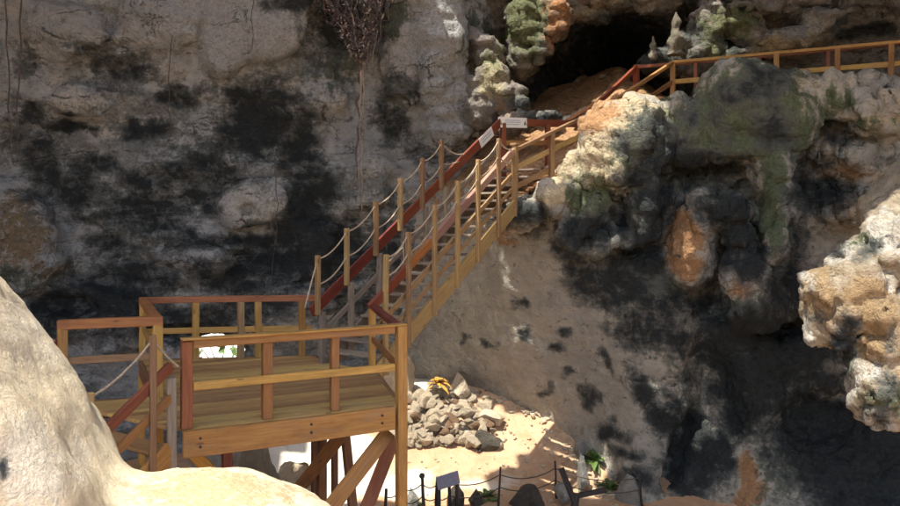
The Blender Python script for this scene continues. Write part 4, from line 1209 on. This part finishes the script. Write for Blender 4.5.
o = bpy.data.objects.new('boulder', stone_mesh('boulder', 1.0, 88, STONE_PALE, 5, .9, (1.05, .9, 1.75)))
o.location = (U(240, 480, 15).x, 15.0, -5.1); o.rotation_euler = (0, 0, .5)
o['label'] = 'grey green boulder in the shade under the platform behind the ledge'; o['category'] = 'boulder'
link(o)
def pebbles():
    rs = random.Random(77)
    bm = bmesh.new()
    edge = [(445, 398), (505, 396), (545, 415), (575, 443), (590, 470), (625, 500)]
    for i in range(420):
        if i % 3:
            px, py = rs.uniform(400, 600), rs.uniform(400, 505); r = rs.uniform(.012, .045)
        else:
            k = rs.random() * 4.999; a, b = edge[int(k)], edge[int(k) + 1]; f = k - int(k)
            px, py = a[0] + (b[0] - a[0]) * f + rs.gauss(-6, 5), a[1] + (b[1] - a[1]) * f + abs(rs.gauss(2, 4)); r = rs.uniform(.02, .085)
        p = on_floor(px, py)
        M = Matrix.Translation(p + Vector((0, 0, r * .3))) @ Matrix.Rotation(rs.uniform(0, 6), 4, 'Z') @ Matrix.Rotation(rs.uniform(-.5, .5), 4, 'X') @ Matrix.Diagonal((r * rs.uniform(.8, 1.5), r, r * rs.uniform(.5, .9), 1))
        g = bmesh.ops.create_icosphere(bm, subdivisions=1, radius=1.0, matrix=M)
        for v in g['verts']: v.co += Vector((rs.gauss(0, .14), rs.gauss(0, .14), rs.gauss(0, .14))) * r
    o = mesh_obj('pebbles', bm, STONE)
    o['kind'] = 'stuff'; o['label'] = 'small stones and grit scattered over the sandy floor'; o['category'] = 'pebbles'
pebbles()
# rope fence on the floor
def rope_fence():
    c = on_floor(470, 505)
    t = thing('rope_fence', 'rope fence on thin dark posts crossing the sunlit floor', 'fence', c)
    rs = random.Random(3)
    prev = None
    for px, top, d in ((386, 489, 15.6), (402, 481, 15.5), (422, 476, 15.6), (437, 477, 15.7), (449, 475, 15.7), (500, 467, 16.0), (555, 461, 16.9), (640, 470, 16.4)):
        p1 = U(px, top, d)
        p0 = Vector((p1.x + rs.uniform(-.05, .05), p1.y, gz(p1.x, p1.y) - .08))
        pts = [p0.lerp(p1, f) + Vector((rs.uniform(-.015, .015), 0, 0)) - c for f in (0, .3, .6, 1)]
        bm = bmesh.new(); tube_mesh(bm, pts, 0.042 if px < 480 else 0.030, 0.030 if px < 480 else .02, 7)
        po = mesh_obj('post', bm, WOOD_BLACK, t)
        if px == 422:
            bm = bmesh.new(); bmesh.ops.create_icosphere(bm, subdivisions=2, radius=.06, matrix=Matrix.Translation(p1 - c))
            mesh_obj('knob', bm, WOOD_BLACK, po)
        hi, lo = p1 - Vector((0, 0, .16)), p1 - Vector((0, 0, .42))
        if prev:
            sg = .05 + .06 * (hi - prev[0]).length
            rope(t, prev[0], hi, sg, .012, DARK_ROPE); rope(t, prev[1], lo, sg, .012, DARK_ROPE)
        prev = (hi, lo)
rope_fence()
def info_board():
    a = U(437, 484, 15.4); b = U(459, 477, 15.5)
    t = thing('notice_board', 'small tilted grey notice board beside the rope fence', 'board', (a.x, a.y, gz(a.x, a.y)))
    beam('panel', t, a, b, .03, .30, PANEL_GREY, up=(0, -.25, 1))
    for q in (a.lerp(b, .1), a.lerp(b, .9)): beam('leg', t, (q.x, q.y + .05, gz(q.x, q.y) - .05), (q.x, q.y + .05, q.z), .05, .05, WOOD_BLACK)
info_board()
def crossed():
    t = thing('crossed_timbers', 'black timbers leaning crosswise in front of the pale standing stone', 'timber', on_floor(578, 512))
    beam('timber', t, U(561, 468, 15.2), U(578, 512, 14.9), .09, .09, WOOD_BLACK)
    beam('timber', t, U(572, 497, 15.0), U(606, 490, 15.2), .08, .09, WOOD_BLACK)
    beam('timber', t, U(576, 493, 15.05), U(572, 530, 14.9), .12, .12, WOOD_BLACK)
crossed()

# ------------------------------------------------------------------ plants
def leaf_plant(label, p, n, size, mat, seed, arch=.5, group=None, width=.22):
    rs = random.Random(seed)
    t = thing('leafy_plant', label, 'plant', p, group)
    for i in range(n):
        a = rs.uniform(0, 6.283); e = rs.uniform(.2, 1.35); L = size * rs.uniform(.6, 1.1)
        d = Vector((math.cos(a) * math.cos(e), math.sin(a) * math.cos(e), math.sin(e)))
        sd = Vector((-math.sin(a), math.cos(a), 0))
        bm = bmesh.new(); row = []
        for k in range(5):
            f = k / 4
            c = d * L * f - Vector((0, 0, arch * L * f * f)); w = width * L * math.sin(math.pi * min(.98, f * .9 + .08))
            row.append((bm.verts.new(c + sd * w + Vector((0, 0, .15 * w))), bm.verts.new(c), bm.verts.new(c - sd * w + Vector((0, 0, .15 * w)))))
        for r0, r1 in zip(row, row[1:]):
            for k in (0, 1): bm.faces.new((r0[k], r0[k + 1], r1[k + 1], r1[k]))
        mesh_obj('leaf', bm, mat, t)
p = on_floor(594, 462); leaf_plant('bright green leafy plant at the foot of the slanted wall', p, 44, .6, LEAF, 1, .5, None, .13)
p = on_floor(610, 490); leaf_plant('low green plant among pale slabs below the slanted wall', p, 30, .45, LEAF, 2, .5, None, .13)
p = on_floor(487, 500); leaf_plant('green plant behind the rope fence near the tall post', p, 36, .45, LEAF, 3, .5, None, .12)
p = on_floor(416, 505); leaf_plant('small green plant by the platform corner post', p, 12, .35, LEAF, 4, .4)
p = on_floor(437, 404); p.z += .5; leaf_plant('golden yellow leafy plant growing on top of the rubble', p, 34, .48, LEAF_GOLD, 5, .6, None, .11)
p = on_floor(394, 398); p.z += .9; leaf_plant('yellow plant half hidden behind the platform corner post', p, 18, .5, LEAF_GOLD, 6, .6, None, .12)
p = U(205, 358, 23.0); p.z = -4.4
def outside_bush():
    t = thing('outside_bush', 'green bush in the sunshine seen through the hole in the wall', 'bush', U(222, 352, 30.0))
    rs = random.Random(9)
    bm = bmesh.new()
    for i in range(26):
        a = Vector((rs.gauss(.3, .5), rs.gauss(0, .4), rs.uniform(-1.2, .8)))
        u = Vector((rs.uniform(-1, 1), rs.uniform(-1, 1), rs.uniform(-1, 1))).normalized() * .26; v = u.orthogonal().normalized() * .1
        bm.faces.new([bm.verts.new(a + q) for q in (-u, v, u, -v)])
    mesh_obj('foliage', bm, LEAF, t)
    for k in range(4):
        bm = bmesh.new(); tube_mesh(bm, [Vector((rs.gauss(0, .2), 0, -2.6)), Vector((rs.gauss(0, .3), 0, -1)), Vector((rs.gauss(0, .5), 0, .6))], .04, .015)
        mesh_obj('stem', bm, ROOT, t)
outside_bush()

# ------------------------------------------------------------------ hanging roots
def hanging_roots():
    base = U(362, 66, 20.1)
    t = thing('hanging_roots', 'purplish bundle of tree roots hanging from above against the grey wall', 'roots', base)
    rs = random.Random(21)
    def curve(p, q, wob, n=9):
        return [p.lerp(q, i / (n - 1)) + Vector((rs.gauss(0, wob), rs.gauss(0, wob), rs.gauss(0, wob))) * math.sin(math.pi * i / (n - 1)) - base for i in range(n)]
    for i in range(46):
        f = rs.random()
        p = U(292 + 112 * f, rs.uniform(-60, -20), 20.1 + rs.uniform(-.35, .5)); q = U(361 + rs.gauss(0, 2) + max(0, f - .5) * 40 * rs.random(), 40 + rs.uniform(0, 30), 20.1 + rs.uniform(-.1, .1))
        bm = bmesh.new(); tube_mesh(bm, curve(p, q, .10), rs.uniform(.02, .05), .012, 5)
        mesh_obj('root', bm, ROOT if rs.random() < .85 else ROOT_PALE, t)
    for k in range(3):
        bm = bmesh.new(); tube_mesh(bm, curve(U(361 + k, 50, 20.1), U(357 + 2.5 * k, 198 + 20 * (k - 1), 20.9), .05, 14), .05 - .014 * k, .015, 6)
        mesh_obj('main_root', bm, ROOT_PALE if k else ROOT, t)
    bm = bmesh.new()
    for i in range(800):
        v_ = rs.random() ** .7
        half = 55 * (1 - v_) * rs.uniform(.7, 1.15) + 3
        c = U(350 + 12 * v_ + rs.uniform(-half, half), -25 + 85 * v_, 20.0 + rs.uniform(-.35, .3)) - base
        u = Vector((rs.uniform(-1, 1), rs.uniform(-1, 1), rs.uniform(-1, .3))).normalized() * rs.uniform(.04, .09); w = u.orthogonal().normalized() * rs.uniform(.02, .035)
        bm.faces.new([bm.verts.new(c + q) for q in (-u, w, u, -w)])
    o = mesh_obj('rootlets', bm, ROOT, t); o['kind'] = 'stuff'
    bm = bmesh.new()
    for i in range(110):
        v_ = rs.random() ** 1.3; half = 34 * (1 - v_) + 4
        c = U(357 + rs.uniform(-half, half), -4 + 62 * v_, 19.75 + rs.uniform(-.1, .2)) - base
        u = Vector((rs.uniform(-1, 1), rs.uniform(-.4, .4), rs.uniform(-1, 1))).normalized() * rs.uniform(.03, .08); w = u.orthogonal().normalized() * .025
        bm.faces.new([bm.verts.new(c + q) for q in (-u, w, u, -w)])
    o = mesh_obj('dead_leaves', bm, DEADLEAF, t); o['kind'] = 'stuff'
hanging_roots()
for i, (pa, pb, d, lab) in enumerate((((6, -40), (10, 150), 17.6, 'thin vine hanging down the wall at the picture edge'),
                                      ((25, -40), (16, 150), 17.7, 'thin vine hanging just inside the edge vine'),
                                      ((170, 36), (170, 132), 19.0, 'short thin vine hanging below the grey flowstone tip'),
                                      ((277, 170), (274, 275), 19.8, 'thin vine hanging right of the cream knob'),
                                      ((252, -20), (252, 50), 19.1, 'thin vine hanging over the grey flowstone drapery'))):
    rs = random.Random(i)
    A, B = U(*pa, d), U(*pb, d)
    pts = [A.lerp(B, k / 9) + Vector((rs.gauss(0, .03), rs.gauss(0, .03), 0)) for k in range(10)]
    bm = bmesh.new(); tube_mesh(bm, pts, .022 if i < 2 else .012, .015 if i < 2 else .009, 5)
    o = mesh_obj('hanging_vine', bm, ROOT)
    o['label'] = lab; o['category'] = 'vine'; o['group'] = 'thin vines hanging on the wall'

# stalagmites in the upper cave
def stalagmite(label, px, py_top, py_bot, d, r, seed):
    c = U(px, py_bot, d); H = (py_bot - py_top) / F * d
    n, k = 22, 18
    bm = bmesh.new(); P = []
    for i in range(n):
        f = i / (n - 1)
        for j in range(k):
            a = 2 * math.pi * j / k
            P.append((math.cos(a), math.sin(a), f))
    P = np.array(P, np.float32)
    pr = r * (1 - P[:, 2]) ** .7 * (1 + .3 * np.sin(P[:, 2] * 14 + seed)) + .015
    nn = 1 + .8 * fbm(P * np.array([1, 1, 4]), 1.6, 3, seed)
    vs_ = [bm.verts.new((p[0] * q * m, p[1] * q * m, p[2] * H)) for p, q, m in zip(P, pr, nn)]
    for i in range(n - 1):
        for j in range(k):
            f = bm.faces.new((vs_[i * k + j], vs_[i * k + (j + 1) % k], vs_[(i + 1) * k + (j + 1) % k], vs_[(i + 1) * k + j])); f.smooth = True
    o = mesh_obj('stalagmite', bm, STALAG)
    o.location = c; o['label'] = label; o['category'] = 'stalagmite'; o['group'] = 'stalagmites at the dark cave mouth'
stalagmite('tall knobbly stalagmite before the dark cave opening', 676, 12, 55, 20.6, .20, 3)
stalagmite('thin short stalagmite left of the tall knobbly one', 653, 36, 60, 20.6, .09, 5)
